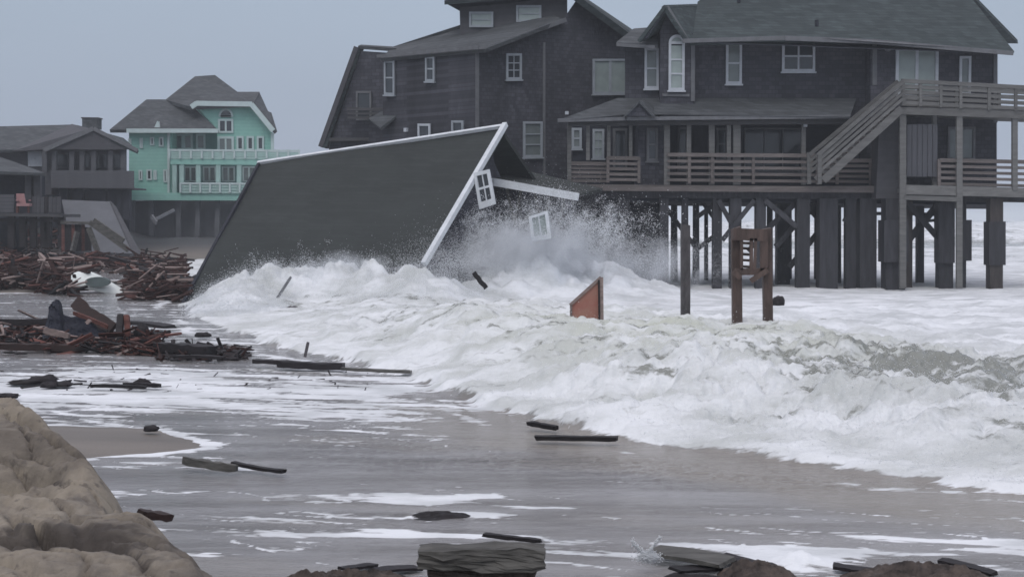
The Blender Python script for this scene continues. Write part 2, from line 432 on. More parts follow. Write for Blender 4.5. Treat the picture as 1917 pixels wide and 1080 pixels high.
MOUND = [gz(420, 590)[0:2], (-7.4, 40.5), (-4.6, 40.5), (-2.4, 38.6)]
def water(x, y):
    """height of the water and how much foam lies on it"""
    d, sg, par = seg_dist(x, y, TOE)
    s = -sg * d
    s = s + .10 * fbm(x * 3.1, y * 3.1, 23, 3) + .35 * fbm(x * .9, y * .9, 21, 3) * sstep(-.5, 1.5, s + .5) + .25 * perlin(x * .35, y * .35, 3)
    A = np.interp(par, np.arange(len(TOE_A)), TOE_A)
    a_ = x * .97 - y * .24; b_ = x * .24 + y * .97
    on = sstep(0, .25, s)
    rise = .22 * sstep(0, .35, s) + .78 * sstep(.2, 3.2, s)
    far = sstep(45, 75, y)
    h = A * rise * (1 - .55 * sstep(4.2, 10.5, s)) * (1 - .4 * far)
    lump = billow(x * .55, y * .55, 41, 5, .55)
    lump2 = billow(x * 1.9, y * 1.9, 51, 4, .6)
    soft = sstep(6.5, 9.5, par)
    lump3 = billow(x * 5.2, y * 5.2, 57, 3, .6)
    env = np.clip(A / .70, .4, 1.1) * on * (.35 + .65 * sstep(.2, 2.0, s)) * (1 - .55 * sstep(7, 14, s)) * (1 - .55 * far)
    h += env * ((lump - .32) * (.75 - .25 * soft) + ((lump2 - .3) * .30 + (lump3 - .3) * .075) * (1 - .62 * soft))
    # longer ridges of the broken bore
    h += env * .16 * perlin(a_ * .35, b_ * .75, 61)
    # open water behind
    back = sstep(8, 16, s)
    h += back * (.05 * fbm(x * .5, y * .8, 71, 4) + .06 * np.abs(perlin(x * .22, y * .5, 75)))
    # waves rolling in beyond the houses
    sw = sstep(85, 130, y)
    ph = y * (2 * np.pi / 46) + 2.4 * perlin(x * .012, y * .012, 81) + .8 * perlin(x * .05, y * .03, 82)
    rid = np.maximum(0, np.sin(ph)) ** 3
    h += sw * rid * 1.5 * (.7 + .5 * perlin(x * .02, y * .02, 83)) * sstep(4000, 900, y)
    # wave driven up against the fallen roof, and the burst beside its gable
    dm, _, pm = seg_dist(x, y, MOUND)
    mh = np.interp(pm, [0, .6, 1, 2, 3], [.1, .55, 1.05, 1.05, .75])
    mound = mh * np.exp(-(dm / 1.25) ** 2) * (.7 + .9 * billow(x * .9, y * .9, 91, 4))
    burst = 1.55 * gauss(x, y, .45, 42.4, 1.5, 1.3) + .95 * gauss(x, y, 2.8, 43.5, 2.4, 1.5) + .6 * gauss(x, y, -1.6, 40.5, 1.5, 1.4)
    burst *= (.6 + 1.1 * billow(x * .8, y * .8, 95, 5))
    h += (mound + burst) * on
    wedge = 1.15 * gauss(x, y, gz(262, 480)[0], gz(262, 480)[1] - .5, 1.3, 1.6)
    h += wedge
    gp = gz(1497, 1056); h += .10 * gauss(x, y, gp[0], gp[1], .20, .12) * (.6 + 1.2 * billow(x * 5, y * 5, 401, 3))
    # thin swash over the sand
    film = 1 - on
    chop = np.exp(-((y - (14.6 - .35 * x)) / .75) ** 2) * sstep(-3.2, -1.5, x) * sstep(6, 2, x) + .5 * np.exp(-((y - 11.6) / .35) ** 2) * sstep(-3, -1.5, x) * sstep(0, -.8, x)
    h += film * (.004 * fbm(x * 3, y * 6, 101, 3) + .016 * chop * fbm(x * 4.5, y * 8.5, 103, 3, .6))
    # ---- foam
    st1 = fbm(a_ * .30, b_ * 1.5, 111, 5, .6)
    st2 = fbm(a_ * .8, b_ * 4.0, 121, 4, .6)
    bl = billow(x * 1.3, y * 1.6, 131, 5, .6)
    cov = np.full(x.shape, -.34)
    cov += .72 * gauss(x, y, -5.5, 20.8, 5.8, 2.8)              # foam band in front of the wreckage
    cov += .30 * gauss(x, y, -1.5, 18.0, 2.0, .8)
    cov += .22 * gauss(x, y, -6, 31, 3.5, 3)
    cov += .34 * gauss(x, y, 3.2, 10.7, 2.8, .9) + .16 * gauss(x, y, -1, 11.5, 2.5, 1.2)
    cov += .12 * gauss(x, y, -9.0, 40, 3, 8)
    cov -= .45 * gauss(x, y, .6, 14.4, 3.2, 1.5)
    cov += .55 * np.exp(-((s + .55 + .35 * perlin(a_ * .4, b_ * .4, 5)) / .13) ** 2) * sstep(-.25, .15, perlin(x * .5, y * .5, 8))
    gzv = ground_z(x, y)
    edge = np.exp(-((h - gzv - .004) / .010) ** 2)
    cov += .8 * edge * (y < 60)
    for (ppx, ppy, rx, ry, am) in [(790, 935, .42, .22, 1.0), (880, 962, .30, .10, .9), (900, 928, .22, .10, .8), (470, 876, .45, .16, .75), (300, 866, .5, .10, .6),
                                   (1490, 1046, .30, .16, 1.0), (1010, 950, .55, .07, .6), (820, 1003, .8, .07, .7), (1330, 930, .5, .12, -.2)]:
        g = gz(ppx, ppy); cov += am * gauss(x, y, g[0], g[1], rx, ry)
    web = np.abs(perlin(a_ * 1.1 + .6 * st2, b_ * 3.2, 141)); f_film = np.clip(.5 + (st1 * 1.0 + st2 * .65 + .30 * sstep(.10, .0, web) + cov - .04) * 1.7, 0, 1)
    trough = sstep(2.6, 4.0, s) * sstep(8.0, 5.8, s) * sstep(8.6, 5.5, par)
    f_sea = .90 - .34 * sstep(.30, .10, bl) * sstep(.6, 3, s) + .38 * st1 + .22 * st2
    f_sea = f_sea - trough * (.42 - .5 * st2)
    flat = sstep(6.2, 8.2, s)
    f_sea = f_sea * (1 - flat) + flat * (1.08 + .75 * st1 + .35 * st2 - .12 * far)
    f_far = .35 + .7 * rid * sw + .9 * st1 + .3 * (1 - sw)
    ff = sstep(60, 110, y)
    f_sea = f_sea * (1 - ff) + ff * f_far
    f = f_film * (1 - on) + on * f_sea
    f = np.maximum(f, np.clip((mound * on + burst * on + wedge) * 2.2, 0, 1) * (.94))
    # murk: greenish brown churned water inside the breaker
    murk = on * sstep(14, 6, s) * (.25 + .9 * np.clip(gauss(x, y, 3.4, 22.5, 2.6, 3.4) + .5 * gauss(x, y, .6, 26, 2.5, 3), 0, 1))
    silt = film * np.clip(sstep(-2.0, -.9, s + .5 * perlin(a_ * .5, b_ * .5, 15)) * sstep(9.5, 6.5, par) + .45 * sstep(.0, .5, fbm(a_ * .35, b_ * 1.1, 161, 4)), 0, 1)
    f = np.where((silt > .6) & (s < -.25), f * .55, f)
    water.silt = silt
    return h, np.clip(f, 0, 1), np.clip(murk, 0, 1), s

ys = np.concatenate([np.geomspace(5, 8, 40), np.geomspace(8.03, 62, 760), np.geomspace(62.5, 130, 90), np.geomspace(131.5, 700, 120), np.geomspace(720, 7500, 24)])
us = np.concatenate([-np.geomspace(3, .66, 12), np.linspace(-.62, -.33, 60)[:-1], np.linspace(-.33, .33, 700), np.linspace(.33, .62, 60)[1:], np.geomspace(.66, 3, 12)])
YY, UU = np.meshgrid(ys, us, indexing='ij')
XX = UU * (YY + 9)
H_, F_, K_, S_ = water(XX, YY)
me = fast_mesh("sea", np.stack([XX.ravel(), YY.ravel(), H_.ravel()], 1), grid_faces(len(ys), len(us)), attrs={"foam": F_, "murk": K_, "surge": sstep(-.1, .5, S_), "silt": water.silt})
WX, WY, WH, WS = XX, YY, H_, S_
m = bpy.data.materials.new("foaming_sea_water")
nt, N, L, b = nodes(m)
def att(n):
    a = N.new("ShaderNodeAttribute"); a.attribute_name = n; return a.outputs["Fac"]
def noise(scale, stretch, detail=5, rough=.6, dist=0.0):
    mp = N.new("ShaderNodeMapping"); mp.inputs["Scale"].default_value = stretch
    mp.inputs["Rotation"].default_value = (0, 0, R(13))
    L.new(geo.outputs["Position"], mp.inputs[0])
    n = N.new("ShaderNodeTexNoise"); n.inputs["Scale"].default_value = scale; n.inputs["Detail"].default_value = detail; n.inputs["Roughness"].default_value = rough
    n.inputs["Distortion"].default_value = dist
    L.new(mp.outputs[0], n.inputs["Vector"]); return n.outputs[0]
def math_(op, a, b_=None, clamp=False):
    n = N.new("ShaderNodeMath"); n.operation = op; n.use_clamp = clamp
    for i, v in enumerate((a, b_)):
        if v is None: continue
        if isinstance(v, (int, float)): n.inputs[i].default_value = v
        else: L.new(v, n.inputs[i])
    return n.outputs[0]
def mrange(v, a, b_, c=0.0, d=1.0):
    n = N.new("ShaderNodeMapRange"); n.interpolation_type = 'SMOOTHSTEP'
    L.new(v, n.inputs[0])
    for i, q in enumerate((a, b_, c, d)): n.inputs[i + 1].default_value = q
    return n.outputs[0]
def mixrgb(f, a, b_):
    n = N.new("ShaderNodeMix"); n.data_type = 'RGBA'
    L.new(f, n.inputs[0])
    for i, q in ((6, a), (7, b_)):
        if isinstance(q, tuple): n.inputs[i].default_value = (*q, 1)
        else: L.new(q, n.inputs[i])
    return n.outputs[2]
geo = N.new("ShaderNodeNewGeometry")
foam = att("foam"); murk = att("murk"); surge = att("surge")
nA = noise(2.6, (.35, 1.5, 1), 8, .68, .3)
nB = noise(9.0, (.6, 1.6, 1), 5, .6)
det = math_('ADD', math_('MULTIPLY', math_('SUBTRACT', nA, .5), 1.5), math_('MULTIPLY', math_('SUBTRACT', nB, .5), .8))
fsum = math_('ADD', foam, det)
cover = mrange(fsum, .36, .72)
# foam colour: white with grey bubbly patches
nC = noise(1.1, (.6, 1.1, 1), 7, .62)
foamc = mixrgb(mrange(nC, .34, .66), (.53, .55, .565), (.80, .82, .85))
nF = noise(3.4, (.7, 1.2, 1), 8, .7, .8)
foamc = mixrgb(math_('MULTIPLY', mrange(nF, .60, .74, 0.0, .9), math_('ADD', math_('MULTIPLY', murk, 1.2), .22, True)), foamc, (.36, .365, .35))
foamc = mixrgb(mrange(nB, .30, .42, .35, 0.0), foamc, (.90, .92, .95))
foamc = mixrgb(math_('MULTIPLY', murk, mrange(nC, .35, .62, 1.0, .35)), foamc, (.52, .54, .475))
nS = noise(1.2, (.22, 1.5, 1), 7, .62)
wcol = mixrgb(surge, mixrgb(mrange(nS, .36, .64), (.150, .141, .138), (.275, .27, .275)), (.24, .25, .235))
wcol = mixrgb(math_('MULTIPLY', murk, .6), wcol, (.26, .27, .225))
wcol = mixrgb(math_('MULTIPLY', att('silt'), .8), wcol, (.250, .225, .195))
L.new(mixrgb(cover, wcol, foamc), b.inputs["Base Color"])
rr = N.new("ShaderNodeMapRange"); L.new(cover, rr.inputs[0]); rr.inputs[3].default_value = .11; rr.inputs[4].default_value = .9
L.new(rr.outputs[0], b.inputs["Roughness"])
b.inputs["IOR"].default_value = 1.33
b.inputs["Specular IOR Level"].default_value = .5
nD = noise(7.0, (.7, 1.5, 1), 6, .62)
nE = noise(26.0, (.8, 1.3, 1), 4, .6)
hh = math_('ADD', math_('ADD', nD, math_('MULTIPLY', nE, .35)), math_('MULTIPLY', cover, .25))
bp = N.new("ShaderNodeBump"); bp.inputs["Distance"].default_value = .05
bs = N.new("ShaderNodeMapRange"); L.new(surge, bs.inputs[0]); bs.inputs[3].default_value = .38; bs.inputs[4].default_value = .6
L.new(bs.outputs[0], bp.inputs["Strength"])
L.new(hh, bp.inputs["Height"]); L.new(bp.outputs[0], b.inputs["Normal"])
sea = link("sea", me, kind='structure', mat=m)
def water_z(x, y):
    h, _, _, _ = water(np.array([float(x)]), np.array([float(y)]))
    return float(h[0])
def surf_z(x, y):
    return max(water_z(x, y), float(ground_z(np.array([float(x)]), np.array([float(y)]))[0]))

# near dune: two slumped lobes of sand at the foot of the camera
gx = np.linspace(-7.5, -.2, 420); gy = np.concatenate([np.linspace(-8, 3, 20)[:-1], np.linspace(3, 12.0, 460)])
YY, XX = np.meshgrid(gy, gx, indexing='ij')
edge = np.interp(gy, [-8, 3, 4.6, 5.4, 5.9, 6.5, 7.0, 7.35, 7.7, 8.3, 8.9, 9.8, 12], [-.2, -.25, -.50, -.80, -1.06, -1.36, -1.66, -1.90, -2.10, -2.45, -2.85, -3.8, -6.5])[:, None]
q = edge - XX + .10 * fbm(XX * 1.2, YY * 1.2, 201, 4)             # metres inland of the scarp
WYY = YY + .30 * fbm(XX * 1.3, YY * .7, 205, 4) + .10 * (XX + 2)
top = np.interp(WYY, [-8, 3, 4.6, 6.0, 6.6, 7.05, 7.25, 7.6, 8.3, 9.0, 9.6, 10.4], [1.0, 1.0, 1.06, 1.13, 1.12, 1.02, 1.10, 1.32, 1.40, 1.38, 1.05, -.1])
dome = sstep(-.55, .42, q) * (1 + .05 * sstep(0, 2, q))
Z = -.15 + (top + .15) * dome ** .8
wr = YY * 1.0 + XX * .55 + .5 * fbm(XX * .9, YY * .9, 221, 3)
ridge = np.abs(perlin(wr * 2.0, (XX - YY) * .5, 231))
Z += sstep(-.5, .2, q) * (.09 * fbm(XX * 1.3, YY * 1.3, 241, 4, .5) - .13 * sstep(.12, 0, ridge) + .008 * fbm(XX * 9, YY * 9, 251, 3))
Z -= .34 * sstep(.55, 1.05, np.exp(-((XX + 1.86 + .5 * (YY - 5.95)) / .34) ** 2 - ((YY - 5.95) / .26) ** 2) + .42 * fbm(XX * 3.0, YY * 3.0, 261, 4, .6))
wu = XX * .75 + YY * .66; wv = XX * .66 - YY * .75; r2 = np.abs(perlin(wu * 4.6 + .9 * fbm(XX * 1.6, YY * 1.6, 271, 3), wv * 1.1, 273)); r3 = np.abs(perlin(XX * 8 + YY * 3, YY * 9, 275))
rough_ = sstep(-.5, .2, q)
Z += rough_ * (-.045 * sstep(.20, 0, r2) - .016 * sstep(.12, 0, r3) - .06 * sstep(.42, .62, fbm(XX * 5.5, YY * 5.5, 291, 2)) + .012 * fbm(XX * 14, YY * 14, 277, 4, .65) + .006 * billow(XX * 2.6, YY * 3.2, 279, 4, .6))
DUNE_SHADE = np.clip(1.25 * np.exp(-((XX + 1.88) / .34) ** 2 - ((YY - 6.0) / .26) ** 2) + .9 * fbm(XX * 2.4, YY * 3.4, 281, 5, .65) + .12 + .5 * sstep(.10, 0, r2) * rough_, 0, 1)  # painted shade of the pit and furrows, with random blotches
Z -= .16 * np.exp(-((WYY - 7.12) / .09) ** 2) * sstep(-.2, .3, q) * sstep(-.25, .25, perlin(XX * 1.4, YY * .5, 207))
Z += .10 * np.exp(-((XX + 2.5) / .5) ** 2 - ((YY - 6.9) / .16) ** 2)
me = fast_mesh("dune", np.stack([XX.ravel(), YY.ravel(), Z.ravel()], 1), grid_faces(len(gy), len(gx)), attrs={"dune_shade": DUNE_SHADE})
m = bpy.data.materials.new("slumped_dune_sand")
nt, N, L, b = nodes(m)
geo = N.new("ShaderNodeNewGeometry")
nA = noise(1.3, (1.2, .8, 1), 8, .66, .6); nB = noise(14, (1, 1, 1), 5, .6)
c = mixrgb(mrange(nA, .36, .64), (.108, .092, .078), (.262, .226, .178))
nC = noise(2.2, (1.0, .7, 1), 4, .6)
c = mixrgb(mrange(nC, .62, .76), c, (.28, .25, .21))
c = mixrgb(mrange(nB, .58, .70, 0.0, .6), c, (.06, .05, .045))
pa = N.new('ShaderNodeAttribute'); pa.attribute_name = 'dune_shade'
c = mixrgb(mrange(pa.outputs['Fac'], .30, .80, 0.0, .85), c, (.042, .034, .030))  # pit and furrow shade mixed into the sand colour
L.new(c, b.inputs["Base Color"]); b.inputs["Roughness"].default_value = .85
bp = N.new("ShaderNodeBump"); bp.inputs["Strength"].default_value = .8; bp.inputs["Distance"].default_value = .04
L.new(math_('ADD', nA, math_('MULTIPLY', nB, .4)), bp.inputs["Height"]); L.new(bp.outputs[0], b.inputs["Normal"])
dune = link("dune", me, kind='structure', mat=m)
def dune_z(x, y):
    i = np.abs(gx - x).argmin(); j = np.abs(gy - y).argmin(); return float(Z[j, i])
DUNE_Z = Z.copy()

# ------------------------------------------------------------------ flying spray: thousands of drops
rng = np.random.default_rng(7)
def drops(name, pts, rad, mt):
    n = len(pts)
    t = np.array([[1, 1, 1], [-1, -1, 1], [-1, 1, -1], [1, -1, -1]], float) / 1.3
    # random rotation per drop
    qv = rng.normal(size=(n, 4)); qv /= np.linalg.norm(qv, axis=1)[:, None]
    w, x, y, z = qv.T
    Rm = np.stack([1 - 2 * (y * y + z * z), 2 * (x * y - z * w), 2 * (x * z + y * w), 2 * (x * y + z * w), 1 - 2 * (x * x + z * z), 2 * (y * z - x * w),
                   2 * (x * z - y * w), 2 * (y * z + x * w), 1 - 2 * (x * x + y * y)], 1).reshape(n, 3, 3)
    v = np.einsum('nij,kj->nki', Rm, t) * rad[:, None, None] + pts[:, None, :]
    base = np.arange(n)[:, None] * 4
    f = np.concatenate([base + np.array(a) for a in ([0, 2, 1], [0, 1, 3], [0, 3, 2], [1, 2, 3])], 0)
    me = fast_mesh(name, v.reshape(-1, 3), tris=f, smooth=False)
    return link(name, me, kind='stuff', mat=mt)
ms = bpy.data.materials.new("white_sea_spray")
nt, N, L, b = nodes(ms)
b.inputs["Base Color"].default_value = (.93, .95, .97, 1); b.inputs["Roughness"].default_value = .6
tl = N.new("ShaderNodeBsdfTranslucent"); tl.inputs[0].default_value = (.9, .94, .98, 1)
mxs = N.new("ShaderNodeMixShader"); mxs.inputs[0].default_value = .28
L.new(b.outputs[0], mxs.inputs[1]); L.new(tl.outputs[0], mxs.inputs[2])
L.new(mxs.outputs[0], [n for n in N if n.type == 'OUTPUT_MATERIAL'][0].inputs[0])
def cloud(px, py, D, sx, sy, sz, n, r0, r1, up=0.0, clump=0.0):
    c = P(px, py, D)
    p = rng.normal(size=(n, 3)) * np.array([sx, sy, sz])
    p[:, 2] = np.where(rng.random(n) < up, np.abs(p[:, 2]) * 1.5, p[:, 2])
    if clump:
        k = rng.normal(size=(max(8, n // 220), 3)) * np.array([sx, sy, sz]) * 1.1
        idx = rng.integers(0, len(k), n)
        m_ = rng.random(n) < clump
        sp = rng.normal(size=(n, 3)) * np.array([.12, .12, .14]) * (.4 + 1.6 * rng.random((n, 1)))
        p = np.where(m_[:, None], k[idx] + sp, p)
    p += np.array(c)
    r = r0 * (r1 / r0) ** (rng.random(n) ** 1.6)
    return p, r
cl = []
# burst beside the gable
cl.append(cloud(985, 470, 42.0, .95, .7, .50, 34000, .0025, .0085, .3, .45))
cl.append(cloud(900, 480, 41.0, .90, .7, .32, 20400, .0025, .0085, .3, .4))
cl.append(cloud(1040, 440, 42.6, .55, .5, .50, 20400, .0025, .0085, .3, .6))
cl.append(cloud(1085, 455, 43.0, .85, .6, .50, 25500, .0025, .0085, .3, .7))
cl.append(cloud(1130, 480, 43.5, 1.1, .6, .40, 27200, .0025, .0085, .2, .6))
cl.append(cloud(1190, 500, 44.5, 1.4, .6, .30, 23800, .0025, .0085, .2, .5))
cl.append(cloud(1000, 400, 42.0, .60, .4, .25, 2500, .004, .014, .2, .6))
cl.append(cloud(1210, 410, 44.5, 1.0, .4, .45, 900, .005, .018, .0, .8))
cl.append(cloud(860, 500, 39.5, .8, .6, .25, 23800, .0025, .0085, .3, .4))
# fringe of the wave climbing the roof
def fringe(mask, n, hscale, r0, r1):
    j = rng.choice(np.flatnonzero(mask.ravel()), n)
    p = np.stack([WX.ravel()[j], WY.ravel()[j], WH.ravel()[j]], 1)
    clumpk = billow(p[:, 0] * 1.7, p[:, 1] * 1.7, 301, 3)
    p[:, 2] += rng.exponential(hscale, n) * (.15 + 2.2 * clumpk)
    p[:, :2] += rng.normal(size=(n, 2)) * .07
    r = r0 * (r1 / r0) ** (rng.random(n) ** 1.6)
    return p, r
dm_, _, _ = seg_dist(WX, WY, MOUND)
cl.append(fringe((dm_ < 1.6) & (WS > 0), 60000, .12, .003, .010))
cl.append(fringe((WS > .2) & (WS < 3.5) & (WY < 40) & (WX < 9), 26000, .035, .002, .007))
cl.append(fringe((WS > 2) & (WS < 7) & (WY < 32) & (WX < 10), 16000, .06, .002, .008))
def jets(n, base, vx, vz, pts_per, r0, r1):
    P_, R_ = [], []
    for i in range(n):
        b0 = np.array(P(*base())) ; v = np.array([rng.normal(vx, .9), rng.normal(0, .5), abs(rng.normal(vz, .9))])
        T = rng.uniform(.12, .42); k = pts_per
        t = T - rng.random(k) ** 1.5 * rng.uniform(.05, .22)
        p = b0 + v * t[:, None]; p[:, 2] -= 4.9 * t ** 2
        P_.append(p + rng.normal(size=(k, 3)) * .018 * (1 + 2.5 * rng.random((k, 1)))); R_.append(r0 * (r1 / r0) ** (rng.random(k) ** 1.4))
    return np.concatenate(P_), np.concatenate(R_)
cl.append(jets(900, lambda: (rng.uniform(860, 1150), rng.uniform(440, 490), 42.0 + rng.normal() * .5), 1.0, 3.6, 36, .004, .013))
cl.append(jets(420, lambda: (rng.uniform(470, 790), rng.uniform(500, 520), 40.4 + rng.normal() * .4), -.4, 1.5, 30, .003, .010))
pts = np.concatenate([c[0] for c in cl]); rad = np.concatenate([c[1] for c in cl])
drops("spray", pts, rad, ms)

# drifting mist of the burst: soft volumes
def mist(name, px, py, D, sx, sy, sz, dens, seed):
    bm = bmesh.new(); bmesh.ops.create_icosphere(bm, subdivisions=3, radius=1)
    for v in bm.verts: v.co = Vector((v.co.x * sx, v.co.y * sy, v.co.z * sz))
    me = bpy.data.meshes.new(name); bm.to_mesh(me); bm.free()
    m = bpy.data.materials.new(name + "_vapour"); m.use_nodes = True
    N, L = m.node_tree.nodes, m.node_tree.links
    N.clear(); o_ = N.new("ShaderNodeOutputMaterial"); v = N.new("ShaderNodeVolumePrincipled")
    v.inputs["Color"].default_value = (.93, .96, 1, 1); v.inputs["Anisotropy"].default_value = .0
    tcn = N.new("ShaderNodeTexCoord")
    ln = N.new("ShaderNodeVectorMath"); ln.operation = 'LENGTH'
    dv = N.new("ShaderNodeVectorMath"); dv.operation = 'DIVIDE'; dv.inputs[1].default_value = (sx, sy, sz)
    L.new(tcn.outputs["Object"], dv.inputs[0]); L.new(dv.outputs[0], ln.inputs[0])
    nz = N.new("ShaderNodeTexNoise"); nz.inputs["Scale"].default_value = 1.3; nz.inputs["Detail"].default_value = 4
    mp = N.new("ShaderNodeMapping"); mp.inputs["Location"].default_value = (seed, 0, 0); L.new(tcn.outputs["Object"], mp.inputs[0]); L.new(mp.outputs[0], nz.inputs["Vector"])
    a = N.new("ShaderNodeMath"); a.operation = 'MULTIPLY_ADD'; a.inputs[1].default_value = 1.9; a.inputs[2].default_value = -.55
    L.new(nz.outputs[0], a.inputs[0])
    s1 = N.new("ShaderNodeMath"); s1.operation = 'SUBTRACT'; L.new(a.outputs[0], s1.inputs[0]); L.new(ln.outputs[1], s1.inputs[1])
    s2 = N.new("ShaderNodeMapRange"); s2.inputs[1].default_value = -.45; s2.inputs[2].default_value = .35; s2.inputs[3].default_value = 0; s2.inputs[4].default_value = dens
    L.new(s1.outputs[0], s2.inputs[0]); L.new(s2.outputs[0], v.inputs["Density"]); L.new(v.outputs[0], o_.inputs["Volume"])
    o = link(name, me, kind='stuff', mat=m); o.location = P(px, py, D)
    return o
MIST = True
if MIST:
    mist("spray_mist", 985, 478, 42.2, 2.9, 1.3, 1.45, 2.2, 1.0)
    mist("spray_mist", 1150, 500, 44.2, 3.2, 1.2, 1.1, 1.0, 5.0)
    mist("spray_mist", 640, 515, 40.6, 2.3, 1.0, .75, .9, 9.0)

# ------------------------------------------------------------------ facade helpers
def plate(name, wall, poly, o0, o1, mt, parent, label=None):
    """solid board standing in the wall plane: outline in photograph pixels, from offset o0 to o1 (metres towards the viewer)"""
    return build(name, MB().prism([wall.pt(x, y, o0) for x, y in poly], wall.n * (o1 - o0)), mt, parent, label=label)
def rectp(x0, y0, x1, y1): return [(x0, y0), (x1, y0), (x1, y1), (x0, y1)]
def wbar(mb, wall, a, b, w, o0, o1):
    """board from pixel a to pixel b in the wall plane, w metres wide"""
    A, B = wall.pt(*a, (o0 + o1) / 2), wall.pt(*b, (o0 + o1) / 2)
    d = (B - A).normalized()
    return mb.bar(A, B, abs(o1 - o0), w, up=d.cross(wall.n))
def board(name, wall, a, b, w, o0, o1, mt, parent, label=None):
    return build(name, wbar(MB(), wall, a, b, w, o0, o1), mt, parent, label=label)
def window(wall, x0, y0, x1, y1, parent, fm='frame_white', gm='glass_dark', off=.03, fw=.09, cols=1, rows=2, mun=.03, arch=False, name='window', sill=True, label=None):
    """framed window: frame with glazing bars is a part, each pane and the sill its own piece"""
    q = [wall.pt(x0, y0), wall.pt(x1, y0), wall.pt(x1, y1), wall.pt(x0, y1)]
    ux = (q[1] - q[0]); W = ux.length; ux.normalize(); H = (q[0] - q[3]).length; uz = Vector((0, 0, 1))
    o = q[3]
    def p(a, b_, c): return o + ux * a + uz * b_ + wall.n * c
    def bx(mb, a0, b0, a1, b1, c0, c1):
        return mb.prism([p(a0, b0, c0), p(a1, b0, c0), p(a1, b1, c0), p(a0, b1, c0)], wall.n * (c1 - c0))
    fr = MB()
    Ht = H
    if arch:
        r_ = W / 2; Ht = H - r_
        n = 14
        outer = [p(r_ + r_ * math.cos(t), Ht + r_ * math.sin(t), off) for t in [math.pi * i / n for i in range(n + 1)]]
        inner = [p(r_ + (r_ - fw) * math.cos(t), Ht + (r_ - fw) * math.sin(t), off) for t in [math.pi * i / n for i in range(n + 1)]]
        for i in range(n): fr.prism([outer[i], outer[i + 1], inner[i + 1], inner[i]], wall.n * .07)
        bx(fr, fw, Ht - fw * .5, W - fw, Ht + fw * .5, off, off + .07)
    else:
        bx(fr, fw, H - fw, W - fw, H, off, off + .07)
    bx(fr, 0, 0, fw, Ht, off, off + .068); bx(fr, W - fw, 0, W, Ht, off, off + .068)
    bx(fr, fw, 0, W - fw, fw, off, off + .07)
    iw, ih = W - 2 * fw, Ht - 2 * fw
    for i in range(1, cols):
        a = fw + iw * i / cols; bx(fr, a - mun, fw, a + mun, Ht - fw, off, off + .05)
    for j in range(1, rows):
        b_ = fw + ih * j / rows; bx(fr, fw, b_ - mun, W - fw, b_ + mun, off, off + .055)
    f = build(name, fr, M[fm], parent, label=label)
    for i in range(cols):
        for j in range(rows):
            mb = MB(); bx(mb, fw + iw * i / cols, fw + ih * j / rows, fw + iw * (i + 1) / cols - .004, fw + ih * (j + 1) / rows - .004, off + .004, off + .018)
            build('pane', mb, M[gm], f)
    if arch:
        r2 = W / 2 - fw; n = 12
        mb = MB().prism([p(W / 2 + r2 * math.cos(t), Ht + r2 * math.sin(t), off + .004) for t in [math.pi * i / n for i in range(n + 1)]], wall.n * .014)
        build('pane', mb, M[gm], f)
    if sill:
        mb = MB(); bx(mb, -.04, -.06, W + .04, -.004, off, off + .11); build('sill', mb, M[fm], f)
    return f
def railing(wall, x0, x1, yt0, yt1, yb0, yb1, posts, parent, n=4, mt='deck_wood', off=0.0, name='railing', topw=.13, pw=.10, rw=.10):
    """deck railing: horizontal boards between posts; top rail from (x0,yt0) to (x1,yt1), lowest from (x0,yb0) to (x1,yb1)"""
    rp = build(name, wbar(MB(), wall, (x0, yt0), (x1, yt1), topw, off - .02, off + .10), M[mt], parent)
    for k in range(1, n + 1):
        t = k / n
        build('rail', wbar(MB(), wall, (x0, yt0 + (yb0 - yt0) * t), (x1, yt1 + (yb1 - yt1) * t), rw, off, off + .04), M[mt], rp)
    for px in posts:
        t = (px - x0) / (x1 - x0)
        a = yt0 + (yt1 - yt0) * t - 2; b_ = yb0 + (yb1 - yb0) * t + 6
        build('post', wbar(MB(), wall, (px, a), (px, b_), pw, off - .03, off + .07), M[mt], rp)
    return rp
def solid(name, pts, vec, mt, parent, label=None):
    return build(name, MB().prism(pts, vec), mt, parent, label=label)
def slab(name, pts, th, mt, parent, label=None):
    """roof slope: the corner points are its upper face"""
    pts = [Vector(p) for p in pts]
    n = (pts[1] - pts[0]).cross(pts[2] - pts[0]).normalized()
    if n.z < 0: n = -n
    return build(name, MB().prism(pts, -n * th), mt, parent, label=label)

# ================================================================== the dark porch house on piles
BH = thing("beach_house", "large dark shingled house on tall piles in the surf, with porch and outside stairs", "house", P(1460, 540, 50))
W0 = Wall(1050, 50.0, 1917, 50.0)        # porch front
WU = Wall(1170, 51.4, 1640, 51.4)        # upper wall
WT = Wall(1225, 50.8, 1300, 50.8)        # arched window bay
WB = Wall(1640, 50.6, 1917, 50.6)        # right hand bay
WD = Wall(1680, 48.8, 1960, 48.8)        # upper deck edge
WI = Wall(1050, 52.2, 1917, 52.2)        # wall behind the porch
dep = Vector((0, 8.0, 0))
